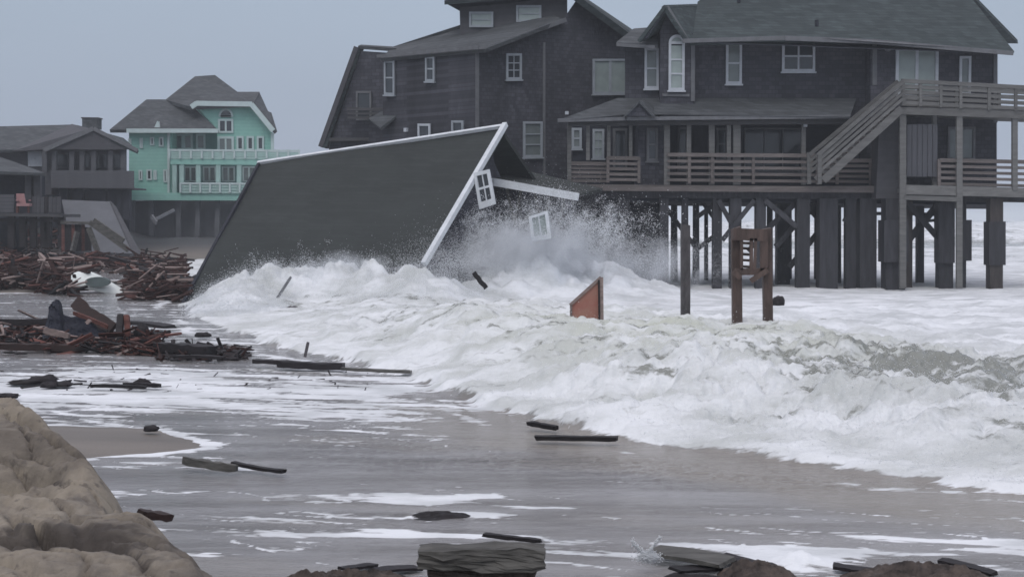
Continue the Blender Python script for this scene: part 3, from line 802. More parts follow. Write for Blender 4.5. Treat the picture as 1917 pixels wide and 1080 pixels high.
# walls
solid('wall', [WU.pt(*p) for p in [(1170, 80), (1642, 66), (1642, 232), (1170, 232)]], Vector((.75, 7, 0)), M['shingle_wall'], BH)
solid('wall', [WT.pt(*p) for p in [(1236, 222), (1236, 60), (1249, 26), (1300, 66), (1300, 222)]], Vector((0, 3, 0)), M['shingle_wall'], BH)
solid('wall', [WB.pt(*p) for p in [(1630, 74), (1866, 92), (1866, 300), (1630, 300)]], Vector((0, 7, 0)), M['shingle_wall'], BH)
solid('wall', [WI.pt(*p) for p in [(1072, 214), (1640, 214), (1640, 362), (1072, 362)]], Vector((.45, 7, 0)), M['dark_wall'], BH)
solid('wall', [WI.pt(*p) for p in [(1642, 290), (1866, 290), (1866, 366), (1642, 366)]], Vector((0, 6.5, 0)), M['shingle_wall'], BH)
solid('wall', [W0.pt(1198, 222, -.7), W0.pt(1247, 222, -.7), W0.pt(1247, 348, -.7), W0.pt(1198, 348, -.7)], Vector((0, 2, 0)), M['shingle_wall'], BH)
board('corner_board', WT, (1297, 76), (1297, 190), .14, .0, .05, M['trim_grey'], BH)
board('corner_board', WB, (1637, 84), (1637, 160), .16, .0, .05, M['trim_grey'], BH)
board('corner_board', WB, (1863, 98), (1863, 230), .14, .0, .05, M['trim_grey'], BH)
# main roof
rf = slab('roof', [P(1292, 80, 50.2), P(1640, 76, 50.0), P(1899, 97, 49.6), P(1768, -66, 55.3), P(1392, -66, 55.3), P(1306, 4, 53.5)], .18, M['roof'], BH)
solid('fascia', [P(1278, 73, 50.0), P(1470, 67, 50.0), P(1470, 75, 50.0), P(1278, 81, 50.0)], (0, .06, 0), M['trim_grey'], rf)
solid('fascia', [P(1470.5, 67, 49.96), P(1640, 74, 49.96), P(1897, 96, 49.56), P(1897, 104, 49.56), P(1640, 83, 49.96), P(1470.5, 76, 49.96)], (0, .06, 0), M['trim_grey'], rf)
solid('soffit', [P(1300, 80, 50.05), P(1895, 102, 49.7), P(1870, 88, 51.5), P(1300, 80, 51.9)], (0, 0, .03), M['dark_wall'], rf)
slab('roof', [P(1392, -66, 55.3), P(1768, -66, 55.3), P(1905, 75, 61), P(1240, 70, 61)], .18, M['roof'], BH)
v = MB().tube(P(1529, 50, 51.2), P(1529, 38, 51.2), .07, .07, 8); build('roof_vent', v, M['dark_wall'], BH)
v = MB().tube(P(1383, 6, 53.0), P(1383, -8, 53.0), .07, .07, 8); build('roof_vent', v, M['dark_wall'], BH)
# gable over the arched window
slab('roof', [P(1243, 10, 50.2), P(1304, 8, 53.3), P(1318, 76, 51.4), P(1287, 76, 50.15)], .12, M['roof'], BH)
slab('roof', [P(1243, 10, 50.2), P(1304, 8, 53.3), P(1236, 62, 53.0), P(1193, 76, 50.15)], .12, M['roof'], BH)
board('bargeboard', WT, (1245, 17), (1284, 80), .15, .45, .52, M['trim_grey'], BH)
board('bargeboard', WT, (1245, 17), (1203, 76), .15, .45, .52, M['shingle_wall'], BH)
slab('roof', [P(1153, 80, 50.6), P(1232, 84, 50.6), P(1238, 50, 53), P(1186, 54, 53)], .14, M['roof_plain'], BH)
board('fascia', Wall(1150, 50.6, 1230, 50.6), (1154, 84), (1226, 89), .12, 0.0, .05, M['trim_grey'], BH)
window(WU, 1206, 91, 1233, 167, BH, gm='glass_mid', rows=2, label='tall sash window left of the arched one')
window(WT, 1251, 66, 1281, 170, BH, gm='glass_blind', rows=3, arch=True, label='arched window in the gable bay')
board('trim', WT, (1240, 178), (1290, 179), .09, 0, .05, M['trim_grey'], BH)
window(WU, 1358, 80, 1388, 158, BH, gm='glass_mid', rows=2, label='tall sash window right of the arched one')
window(WU, 1463, 77, 1525, 135, BH, cols=2, rows=2, label='double sash window under the eave')
window(WB, 1675, 90, 1755, 178, BH, gm='glass_blind', cols=2, rows=1, fw=.11, mun=.055, label='white framed sliding glass door')
window(WB, 1794, 106, 1816, 178, BH, gm='glass_mid', cols=1, rows=1, label='narrow white framed door')
board('lamp', WB, (1661, 90), (1661, 97), .18, .0, .14, M['trim_grey'], BH)
# porch roof
slab('porch_roof', [P(1044, 226, 49.6), P(1180, 214, 49.55), P(1590, 219, 49.5), P(1602, 184, 51.4), P(1156, 184, 51.4)], .10, M['roof_plain'], BH)
solid('fascia', [P(1044, 222, 49.5), P(1172, 219, 49.5), P(1172, 226, 49.5), P(1044, 229, 49.5)], (0, .05, 0), M['trim_grey'], BH)
solid('fascia', [P(1173, 219, 49.45), P(1592, 215, 49.45), P(1592, 222, 49.45), P(1173, 226, 49.45)], (0, .05, 0), M['trim_grey'], BH)
solid('dormer', [P(1170, 218, 49.35), P(1197, 192, 49.35), P(1222, 218, 49.35)], (0, 1.4, 0), M['shingle_wall'], BH)
slab('roof', [P(1197, 189, 49.2), P(1203, 187, 51), P(1235, 205, 51), P(1226, 219, 49.2)], .06, M['roof_plain'], BH)
slab('roof', [P(1197, 189, 49.2), P(1203, 187, 51), P(1180, 205, 51), P(1166, 219, 49.2)], .06, M['roof_plain'], BH)
solid('beam', [P(1064, 229, 49.7), P(1592, 224, 49.7), P(1592, 232, 49.7), P(1064, 236, 49.7)], (0, .12, 0), M['deck_dark'], BH)
window(WI, 1070, 240, 1089, 279, BH, fm='frame_pale', gm='glass_mid', cols=1, rows=2)
window(WI, 1109, 242, 1131, 297, BH, fm='frame_pale', gm='glass_blind', cols=2, rows=3, mun=.02)
window(WI, 1147, 241, 1174, 318, BH, fm='trim_grey', gm='glass_dark', cols=1, rows=1, name='door', sill=False)
window(Wall(1198, 50.7, 1247, 50.7), 1210, 240, 1231, 302, BH, fm='trim_grey', gm='glass_dark', cols=1, rows=2)
window(WI, 1268, 238, 1288, 322, BH, fm='trim_grey', gm='glass_dark', cols=1, rows=1, name='door', sill=False)
window(WI, 1340, 240, 1362, 300, BH, fm='trim_grey', gm='glass_dark', cols=1, rows=2)
window(WI, 1392, 240, 1502, 322, BH, fm='dark_wall' if False else 'trim_grey', gm='glass_dark', cols=3, rows=1, fw=.05, mun=.02)
for px, y0, y1, w in [(1066, 232, 346, .14), (1101, 234, 300, .12), (1140, 234, 300, .12), (1181, 232, 300, .12), (1249, 228, 346, .20), (1290, 230, 346, .16), (1333, 228, 346, .20),
                      (1365, 230, 300, .14), (1380, 226, 346, .26), (1505, 222, 346, .15)]:
    board('porch_post', W0, (px, y0), (px, y1), w, -.18, -.04, M['deck_wood'], BH)
board('lamp', W0, (1507, 226), (1507, 238), .12, .0, .12, M['frame_white'], BH)
# lower deck
dk = solid('deck', [P(1062, 345, 49.95), P(1640, 350, 49.95), P(1640, 356, 49.95), P(1062, 351, 49.95)], (0, 2.4, 0), M['deck_wood_warm'], BH)
solid('joist_board', [P(1062, 351.3, 49.93), P(1640, 348, 49.93), P(1640, 361, 49.93), P(1062, 357, 49.93)], (0, .05, 0), M['deck_wood_warm'], dk)
solid('girder', [P(1070, 357, 50.3), P(1640, 361, 50.3), P(1640, 373, 50.3), P(1070, 370, 50.3)], (0, .25, 0), M['pile'], dk)
solid('girder', [P(1070, 357, 53.3), P(1640, 361, 53.3), P(1640, 376, 53.3), P(1070, 372, 53.3)], (0, .25, 0), M['pile'], dk)
dk2 = solid('deck', [P(1690, 353, 48.9), P(1960, 359, 48.9), P(1960, 366, 48.9), P(1690, 361, 48.9)], (0, 3.4, 0), M['deck_wood'], BH)
solid('joist_board', [P(1690, 346, 48.86), P(1960, 353, 48.86), P(1960, 371, 48.86), P(1690, 364, 48.86)], (0, .05, 0), M['deck_wood'], dk2)
solid('beam', [P(1693, 366, 48.8), P(1800, 369, 48.8), P(1800, 378, 48.8), P(1693, 374, 48.8)], (0, .10, 0), M['deck_wood'], dk2)
solid('girder', [P(1640, 362, 50.1), P(1960, 370, 50.1), P(1960, 380, 50.1), P(1640, 374, 50.1)], (0, .25, 0), M['pile'], dk2)
railing(W0, 1066, 1141, 306, 307, 338, 339, [], BH, 4, 'deck_wood_warm', off=-.15)
railing(W0, 1138, 1197, 296, 297, 336, 337, [1138, 1196], BH, 4, 'deck_wood_warm', off=.0)
railing(W0, 1249, 1536, 290, 292, 337, 340, [1290, 1333, 1410, 1530], BH, 4, 'deck_wood_warm', off=.0)
railing(W0, 1536, 1638, 300, 300, 338, 340, [1573, 1636], BH, 4, 'deck_wood_warm', off=-.5)
railing(WD, 1760, 1960, 300, 304, 344, 349, [1760], BH, 4, 'deck_wood_warm', off=-.15)
# column and outdoor shower enclosure below the upper deck
solid('column', [P(1647, 216, 49.6), P(1688, 214, 49.6), P(1688, 372, 49.6), P(1640, 372, 49.6)], (0, 1.1, 0), M['gray_house'], BH)
for k in range(6):
    x0 = 1698 + 58 * k / 6; x1 = 1698 + 58 * (k + 1) / 6 - 1.0
    solid('enclosure_board', [P(x0, 233, 49.0), P(x1, 233, 49.0), P(x1, 331, 49.0), P(x0, 331, 49.0)], (0, .035 + .01 * (k % 2), 0), M['board_wall'], BH)
board('trim', WB, (1640, 226), (1640, 350), .12, .5, .58, M['deck_dark'], BH)
window(WB, 1772, 238, 1824, 300, BH, fm='trim_grey', gm='glass_mid', cols=2, rows=1, mun=.05, off=.03)
# upper deck
ud = solid('deck', [P(1684, 205, 48.8), P(1960, 216, 48.8), P(1960, 221, 48.8), P(1684, 210, 48.8)], (0, 2.2, 0), M['deck_wood'], BH)
solid('joist_board', [P(1684, 201, 48.76), P(1960, 207, 48.76), P(1960, 224, 48.76), P(1684, 214, 48.76)], (0, .05, 0), M['deck_wood'], ud)
railing(WD, 1686, 1960, 152, 167, 192, 206, [1690, 1722, 1760, 1797, 1850, 1900], BH, 4, 'deck_wood', off=0.05, rw=.12)
railing(Wall(1760, 50.2, 1960, 50.2), 1686, 1960, 163, 172, 196, 206, [1720, 1790, 1870, 1930], BH, 3, 'deck_wood', off=0.0, rw=.10)
for px, y1, w in [(1691, 540, .22), (1797, 540, .20), (1901, 356, .18)]:
    board('deck_post', WD, (px, 206), (px, y1), w, -.16, -.02, M['deck_wood'], BH)
board('deck_post', WD, (1756, 214), (1756, 352), .15, -.5, -.36, M['deck_wood'], BH)
# staircase
sc1, sc2 = Wall(1520, 49.35, 1700, 49.35), Wall(1520, 48.5, 1700, 48.5)
stc = build('staircase', wbar(wbar(MB(), sc2, (1541, 338), (1688, 204), .26, 0, .05), sc1, (1528, 338), (1676, 204), .26, 0, .05), M['deck_wood'], BH)
for k in range(13):
    t = (k + .6) / 13.2
    px = 1540 + (1687 - 1540) * t; py = 331 + (199 - 331) * t
    a = P(px - 5, py, 48.47); b2 = P(px + 5, py, 48.47)
    build('tread', MB().prism([a, b2, b2 + Vector((0, 0, -.045)), a + Vector((0, 0, -.045))], (0, .95, 0)), M['deck_wood_warm'], stc)
for wl_, dx in ((sc2, 0), (sc1, -16)):
    hr = board('handrail', wl_, (1530 + dx, 291), (1690 + dx * .6, 153), .13, -.02, .10, M['deck_wood'], stc)
    for k in (1, 2, 3):
        board('rail', wl_, (1531 + dx, 291 + 11 * k), (1689 + dx * .6, 153 + 11 * k), .10, 0, .04, M['deck_wood'], stc)
board('post', sc2, (1534, 286), (1534, 345), .13, -.04, .08, M['deck_wood'], stc)
board('post', sc1, (1514, 286), (1514, 345), .13, -.04, .08, M['deck_wood'], stc)
# piles
WP = Wall(1050, 50.3, 1917, 50.3)
def pile(px, D, w, top=372, bot=560, parent=BH, square=True, mt='pile', lean=0):
    a, b_ = P(px + lean, top, D), P(px, bot, D)
    b_.z = -1.2
    mb = MB()
    if square: mb.bar(b_, a, w, w, up=(0, 1, 0))
    else: mb.tube(b_, a, w * .56, w * .48, 10)
    return build('pile', mb, M[mt], parent)
for px, D, wpx in [(1100, 50.4, 20), (1135, 53.4, 16), (1168, 50.4, 20), (1205, 53.4, 16), (1243, 50.4, 16), (1262, 56, 13), (1282, 50.4, 14), (1303, 53.4, 13), (1322, 57, 8),
                   (1342, 50.4, 17), (1376, 50.4, 21), (1423, 50.4, 19), (1441, 56, 12), (1465, 53.4, 24), (1502, 50.4, 24), (1548, 50.4, 34), (1569, 54, 12), (1591, 50.4, 19), (1622, 50.4, 31),
                   (1228, 57, 9), (1190, 57, 9), (1478, 57, 9), (1530, 57, 12), (1608, 57, 8)]:
    pile(px, D, wpx * D / FPX, square=(wpx > 15))
for px, D, wpx in [(1672, 49.6, 36), (1697, 50.6, 18), (1768, 50.2, 26), (1800, 50.2, 14), (1722, 54, 13), (1862, 49.4, 24)]:
    pile(px, D, wpx * D / FPX, mt='pile_brown' if px in (1862, 1697) else 'pile')
# sleeves bolted round the piles
for px, D, wpx, y0, y1 in [(1862, 49.4, 31, 415, 496), (1806, 50.0, 20, 412, 488), (1672, 49.5, 45, 412, 490), (1768, 50.1, 30, 380, 492)]:
    a, b_ = P(px, y0, D), P(px, y1, D)
    build('pile_sleeve', MB().bar(b_, a, wpx * D / FPX, wpx * D / FPX, up=(0, 1, 0)), M['pile'], BH)
for a, b_, D, w in [((1388, 452), (1345, 375), 50.1, .16), ((1352, 450), (1412, 375), 50.05, .16), ((1300, 410), (1335, 385), 51, .16), ((1432, 375), (1492, 425), 50.1, .18), ((1432, 432), (1500, 372), 50.6, .18),
                    ((1452, 462), (1530, 375), 51.0, .2), ((1400, 470), (1462, 405), 50.8, .15), ((1478, 500), (1540, 425), 51.2, .2), ((1510, 400), (1560, 372), 51.4, .2), ((1580, 415), (1600, 375), 50.3, .14),
                    ((1300, 470), (1340, 440), 51.2, .16), ((1310, 372), (1345, 420), 52.3, .14), ((1694, 375), (1760, 450), 50.2, .20), ((1692, 460), (1765, 372), 50.7, .24), ((1640, 400), (1662, 400), 50.5, .12),
                    ((1695, 400), (1762, 402), 51, .12), ((1500, 375), (1560, 440), 51.6, .18), ((1725, 415), (1765, 411), 50.5, .10), ((1240, 380), (1300, 460), 52.6, .16), ((1130, 380), (1210, 480), 52.6, .16)]:
    build('brace', MB().bar(P(*a, D), P(*b_, D), .08, w, up=(P(*b_, D) - P(*a, D)).cross(Vector((0, 1, 0)))), M['pile'], BH)
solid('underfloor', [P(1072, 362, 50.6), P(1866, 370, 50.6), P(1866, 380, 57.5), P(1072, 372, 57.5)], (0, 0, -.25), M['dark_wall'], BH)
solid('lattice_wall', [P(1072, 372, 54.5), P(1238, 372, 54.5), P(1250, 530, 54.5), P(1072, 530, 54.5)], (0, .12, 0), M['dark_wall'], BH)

# ================================================================== the tall shingled house behind
TH = thing("beach_house", "tall dark shingled house with a raised clerestory, rising behind the fallen green roof", "house", P(900, 480, 56))
TR = Wall(890, 56.0, 1180, 59.5)
TL = Wall(715, 60.0, 890, 56.0)
solid('wall', [TR.pt(*p) for p in [(890, 94), (1052, 40), (1085, -8), (1182, 62), (1182, 380), (890, 380)]], Vector((0, 7, 0)), M['shingle_wall_b'], TH)
solid('wall', [TL.pt(*p, -.02) for p in [(716, 104), (889, 90), (889, 380), (716, 380)]], Vector((0, 6, 0)), M['shingle_wall_b'], TH)
rt = slab('roof', [P(712, 110, 59.7), P(908, 92, 55.5), P(1053, 36, 57.6), P(1010, 18, 61), P(862, 47, 62), P(735, 88, 63)], .14, M['roof_plain'], TH)
board('bargeboard', TR, (908, 91), (1053, 39), .17, .25, .32, M['trim_grey'], rt)
board('fascia', TL, (716, 107), (906, 90), .13, .25, .32, M['trim_grey'], rt)
slab('roof', [P(1060, -24, 57.3), P(1180, 64, 58.4), P(1196, 64, 64), P(1066, -24, 64)], .25, M['roof'], TH)
CW = Wall(858, 60.5, 1062, 58.6)
solid('clerestory', [CW.pt(*p) for p in [(860, 8), (1062, -8), (1062, 40), (862, 70)]], Vector((0, 4, 0)), M['gray_house'], TH)
slab('roof', [P(832, 4, 60.0), P(1066, -14, 58.0), P(1066, -34, 62), P(850, -18, 64)], .12, M['roof'], TH)
solid('fascia', [P(832, 1, 60.05), P(1066, -17, 58.05), P(1066, -10, 58.05), P(832, 9, 60.05)], (0, .05, 0), M['dark_wall'], TH)
solid('soffit', [P(838, 9, 60.06), P(1062, -8, 58.1), P(1062, -2, 59.4), P(862, 22, 60.9)], (0, 0, .03), M['tar'], TH)
window(CW, 880, 23, 925, 52, TH, fm='frame_pale', gm='glass_blind', cols=1, rows=2, mun=.02, sill=False)
window(CW, 968, 11, 1015, 42, TH, fm='frame_pale', gm='glass_blind', cols=1, rows=2, mun=.02, sill=False)
board('corner_board', TR, (893, 94), (893, 240), .14, .0, .05, M['trim_grey'], TH)
board('corner_board', TR, (1018, 80), (1018, 345), .10, .0, .05, M['trim_grey'], TH)
window(TR, 946, 101, 975, 150, TH, fm='frame_pale', gm='glass_dark', cols=2, rows=3, mun=.02, label='small paned window high on the front wall')
window(TR, 978, 228, 1014, 295, TH, fm='frame_pale', gm='glass_mid', cols=1, rows=3, mun=.02, label='tall window low on the front wall')
window(TR, 1108, 111, 1173, 177, TH, fm='frame_pale', gm='glass_blind', cols=2, rows=1, mun=.06, label='wide two pane window by the porch house')
window(TL, 722, 114, 741, 178, TH, fm='frame_pale', gm='glass_dark', cols=1, rows=2)
window(TL, 799, 106, 816, 153, TH, fm='frame_pale', gm='glass_dark', cols=1, rows=2)
window(TL, 785, 232, 808, 262, TH, fm='frame_white', gm='glass_dark', cols=1, rows=1)
window(TL, 848, 226, 870, 252, TH, fm='frame_pale', gm='glass_dark', cols=1, rows=1)
board('lamp', TL, (762, 240), (762, 247), .16, .0, .12, M['frame_white'], TH)
board('lamp', Wall(1050, 56.5, 1070, 56.5), (1061, 209), (1061, 215), .14, .0, .12, M['frame_white'], TH)
# steep wing on the left
WW = Wall(605, 63.0, 735, 62.0)
solid('wall', [WW.pt(*p) for p in [(616, 278), (676, 96), (737, 100), (737, 330), (616, 330)]], Vector((0, 5, 0)), M['shingle_wall'], TH)
slab('roof', [P(603, 276, 62.6), P(671, 86, 62.6), P(676, 86, 68.5), P(610, 276, 68.5)], .18, M['roof'], TH)
slab('roof', [P(671, 86, 62.4), P(742, 91, 61.8), P(742, 88, 68), P(676, 84, 68.5)], .14, M['roof_plain'], TH)
board('bargeboard', WW, (606, 276), (673, 90), .22, .28, .36, M['gray_house'], TH)
window(WW, 668, 171, 697, 226, TH, fm='trim_grey', gm='glass_dark', cols=1, rows=1, name='door', sill=False)
railing(WW, 660, 730, 206, 207, 222, 222, [], TH, 2, 'deck_dark', off=.5)
slab('roof', [P(690, 222, 60.3), P(752, 188, 61.2), P(768, 196, 59.8), P(712, 240, 58.9)], .1, M['roof_plain'], TH)
solid('deck', [P(616, 258, 62.2), P(690, 258, 62.2), P(690, 264, 62.2), P(616, 264, 62.2)], (0, .8, 0), M['deck_dark'], TH)
for px, D in [(640, 63), (700, 62), (760, 60), (830, 58.5), (890, 56.5), (950, 57), (1010, 57.5), (1075, 58.5), (1140, 59.5), (980, 62), (1050, 63)]:
    pile(px, D, .36, top=378, parent=TH)
solid('underfloor', [P(890, 372, 56.3), P(1182, 372, 59.8), P(1182, 372, 66), P(716, 372, 66), P(716, 372, 60.3)], (0, 0, -.3), M['dark_wall'], TH)

# ================================================================== the collapsed house
TLc, TRc, BLc = P(488, 306, 48.0), P(941, 238, 44.5), P(342, 575, 42.3)
nrm = (TRc - TLc).cross(BLc - TLc).normalized()
def on_plane(px, py, lift=0.0, pl=(TLc, nrm)):
    r = ray(px, py); t = (pl[0] - CAM).dot(pl[1]) / r.dot(pl[1])
    n = pl[1] if pl[1].dot(r) < 0 else -pl[1]
    return CAM + r * t + n * lift
BRc = on_plane(789, 498)
outn = nrm if nrm.dot(ray(640, 400)) < 0 else -nrm
CH = thing("collapsed_house", "collapsed house lying tilted in the breakers, its dark green roof slope facing the beach", "house", P(700, 520, 43))
ext = (BRc - TRc).normalized(); ext2 = (BLc - TLc).normalized()
# the roof slope, subdivided so it can sag a little
nu, nv = 26, 18
vs, fs = [], []
for j in range(nv + 1):
    for i in range(nu + 1):
        a, c = i / nu, j / nv
        c2 = c * 1.05
        p = TLc * (1 - a) * (1 - c2) + TRc * a * (1 - c2) + BLc * (1 - a) * c2 + BRc * a * c2
        p = p + outn * (.05 * math.sin(a * 5 + c * 3) + .035 * math.sin(c * 9 + 2) - .05)
        vs.append(p)
for j in range(nv):
    for i in range(nu):
        k = j * (nu + 1) + i; fs.append((k, k + 1, k + nu + 2, k + nu + 1))
mb = MB().add(vs, fs)
n0 = len(vs)
mb.add([v - outn * .16 for v in vs], [f[::-1] for f in fs])
rim = [i for i in range(nu + 1)] + [(nu + 1) * j + nu for j in range(1, nv + 1)] + [(nu + 1) * nv + i for i in range(nu - 1, -1, -1)] + [(nu + 1) * j for j in range(nv - 1, 0, -1)]
mb.f += [(rim[i], rim[(i + 1) % len(rim)], rim[(i + 1) % len(rim)] + n0, rim[i] + n0) for i in range(len(rim))]
cr_ = build('roof', mb, M['wet_roof'], CH)
rd = (TRc - TLc).normalized()
build('ridge_trim', MB().bar(TLc + outn * .03 - rd * .1, TRc + outn * .03 + rd * .12, .10, .11, up=outn), M['trim_white'], CH)
build('rake_board', MB().bar(TRc + rd * .06 + outn * .02 - ext * .1, TRc * .0 + BRc + rd * .06 + outn * .02 - ext * .05, .15, .15, up=outn), M['trim_white'], CH)
build('rake_board', MB().bar(TLc - rd * .05 - outn * .02, TLc + (BLc - TLc) * 1.04 - rd * .05 - outn * .02, .10, .16, up=outn), M['dark_wall'], CH)
build('eave_trim', MB().bar(on_plane(700, 508, -.05), on_plane(792, 496, -.05), .14, .12, up=outn), M['trim_grey'], CH)
# gable end, half torn away
back = (P(1000, 300, 52) - P(940, 300, 44.5)); back = Vector((rd.x * .25, 1, -.12)).normalized()
g0 = TRc + rd * -.35 + ext * .25; g1 = BRc + rd * -.35
gable = [g0 - outn * .2, g1 - outn * .2, g1 - outn * .2 + Vector((2.2, 3.2, -1.5)), P(1000, 440, 46.0), P(930, 345, 45.8)]
build('gable_wall', MB().prism(gable, Vector((-.25, .1, 0))), M['shingle_wall'], CH)
# back slope of the roof and the far wall closing the house
build('roof', MB().prism([TLc - outn * .2, TRc - outn * .2, TRc + Vector((2.4, 4.6, -3.4)), TLc + Vector((2.2, 5.2, -3.6))], Vector((0, 0, -.16))), M['wet_roof'], CH)
build('wall', MB().prism([BLc + Vector((1.2, 1.6, .0)), BRc + Vector((-.2, 1.4, -.1)), BRc + Vector((-.2, 1.4, -2.2)), BLc + Vector((1.2, 1.6, -1.2))], Vector((.2, .2, 0))), M['shingle_wall'], CH)
def tilted_window(q, D0, D1, parent, name='window', gm='glass_dark', rows=2, cols=2, label=None):
    """q: four photograph corners (top left, top right, bottom right, bottom left)"""
    A, B, C, D = P(*q[0], D0), P(*q[1], D1), P(*q[2], D1), P(*q[3], D0)
    n = (B - A).cross(D - A).normalized()
    if n.y > 0: n = -n
    def bl(a, c): return A * (1 - a) * (1 - c) + B * a * (1 - c) + C * a * c + D * (1 - a) * c
    def rect(mb, a0, c0, a1, c1, o, t): mb.prism([bl(a0, c0) + n * o, bl(a1, c0) + n * o, bl(a1, c1) + n * o, bl(a0, c1) + n * o], n * t)
    fr = MB(); e_ = .17; g_ = .10
    rect(fr, 0, 0, e_, 1, 0, .08); rect(fr, 1 - e_, 0, 1, 1, 0, .08); rect(fr, e_, 0, 1 - e_, g_, 0, .078); rect(fr, e_, 1 - g_ * 1.8, 1 - e_, 1, 0, .078)
    for i in range(1, rows): t = g_ + (1 - 2.8 * g_) * i / rows; rect(fr, e_, t - .03, 1 - e_, t + .03, 0, .06)
    for i in range(1, cols): t = e_ + (1 - 2 * e_) * i / cols; rect(fr, t - .03, g_, t + .03, 1 - g_, 0, .05)
    f = build(name, fr, M['trim_white'], parent, label=label)
    mb = MB(); rect(mb, e_ * .9, g_ * .9, 1 - e_ * .9, 1 - g_, .005, .015); build('pane', mb, M[gm], f)
    return f
tilted_window([(888, 324), (917, 317), (929, 382), (899, 392)], 42.5, 42.3, CH, label='tilted white framed window hanging by the rake board')
tilted_window([(990, 406), (1026, 394), (1033, 446), (996, 452)], 41.7, 41.6, CH, gm='glass_blind', rows=1, label='half drowned white window in the splash')
# broken wing roof with white fascia
wing_a, wing_b = P(925, 341, 44.4), P(1083, 369, 43.6)
build('fascia', MB().bar(wing_a, wing_b, .10, .24, up=(.1, 0, 1)), M['trim_white'], CH)
build('fascia', MB().bar(wing_a + Vector((-.05, .05, .02)), P(940, 352, 46.2), .08, .20, up=(0, 0, 1)), M['trim_white'], CH)
build('roof', MB().prism([wing_a + Vector((0, .06, .1)), wing_b + Vector((0, .06, .1)), wing_b + Vector((1.0, 4.2, .35)), wing_a + Vector((.8, 4.2, .55))], Vector((0, 0, -.1))), M['wet_roof'], CH)
build('wall', MB().prism([wing_a + Vector((.2, .45, -.05)), wing_b + Vector((-.25, .45, -.05)), wing_b + Vector((-.1, .9, -2.8)), wing_a + Vector((.6, .9, -3.2))], Vector((.05, .15, 0))), M['shingle_wall'], CH)
for k in range(5):
    t = .15 + .17 * k
    a = wing_a.lerp(wing_b, t) + Vector((0, .25, -.12))
    build('broken_stud', MB().bar(a, a + Vector((random.Random(k).uniform(-.4, .4), .1, -1.2 - .3 * (k % 3))), .09, .05, up=(0, 1, 0)), M['driftwood'], CH)

# ================================================================== mint green house on the left
def zt(x, y): return (x / 3.375, 100 + y / 3.375)      # enlarged-crop coordinates -> photograph
def ZP(x, y, D): return P(*zt(x, y), D)
GH = thing("beach_house", "mint green three storey house with grey hip roofs, an arched window and white railed decks", "house", P(375, 400, 100))
GR = Wall(*(zt(1070, 0)[0],), 99.5, zt(1750, 0)[0], 99.5)
GF = Wall(zt(800, 0)[0], 98.6, zt(1080, 0)[0], 98.6)
GD = Wall(zt(1070, 0)[0], 97.6, zt(1900, 0)[0], 97.6)
GI = Wall(zt(1070, 0)[0], 100.2, zt(1750, 0)[0], 100.2)
solid('wall', [GR.pt(*zt(*p)) for p in [(1372, 480), (1240, 340), (1592, 330), (1722, 500), (1722, 650), (1372, 650)]], Vector((-1.7, 8, 0)), M['teal'], GH)
solid('wall', [GF.pt(*zt(*p)) for p in [(815, 500), (1085, 500), (1085, 925), (815, 925)]], Vector((0, 8, 0)), M['teal'], GH)
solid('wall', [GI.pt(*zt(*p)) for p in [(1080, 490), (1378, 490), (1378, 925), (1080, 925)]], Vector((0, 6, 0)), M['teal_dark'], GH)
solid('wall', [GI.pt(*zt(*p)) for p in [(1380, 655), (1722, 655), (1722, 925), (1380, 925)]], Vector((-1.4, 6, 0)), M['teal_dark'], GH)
solid('band', [GD.pt(*zt(*p)) for p in [(1075, 664), (1740, 668), (1740, 706), (1075, 702)]], Vector((0, 1.4, 0)), M['teal'], GH)
solid('band', [GD.pt(*zt(*p)) for p in [(820, 880), (1740, 884), (1740, 930), (820, 928)]], Vector((0, 1.0, 0)), M['teal'], GH)
# roofs
slab('roof', [ZP(693, 482, 98.0), ZP(1380, 486, 98.0), ZP(1205, 325, 101), ZP(1040, 292, 102), ZP(925, 292, 102)], .25, M['roof_plain'], GH)
slab('roof', [ZP(1195, 335, 99.0), ZP(1600, 318, 99.0), ZP(1640, 244, 103), ZP(1500, 244, 103.5), ZP(1358, 138, 106), ZP(1232, 146, 106), ZP(1045, 294, 102)], .25, M['roof_plain'], GH)
slab('roof', [ZP(1588, 318, 98.9), ZP(1752, 495, 98.7), ZP(1715, 375, 104), ZP(1675, 360, 104), ZP(1638, 244, 104)], .25, M['roof_plain'], GH)
for a, b_ in [((1208, 340), (1244, 316)), ((1240, 317), (1592, 322)), ((1588, 322), (1726, 490))]:
    build('bargeboard', MB().bar(ZP(*a, 98.7), ZP(*b_, 98.7), .12, .34, up=(0, 0, 1)), M['white_far'], GH)
build('fascia', MB().bar(ZP(800, 490, 97.9), ZP(1378, 490, 97.9), .12, .28), M['white_far'], GH)
for x, y in [(1728, 500)]: build('corner_board', MB().bar(ZP(1722, 505, 99.3), ZP(1722, 640, 99.3), .2, .2, up=(0, 1, 0)), M['white_far'], GH)
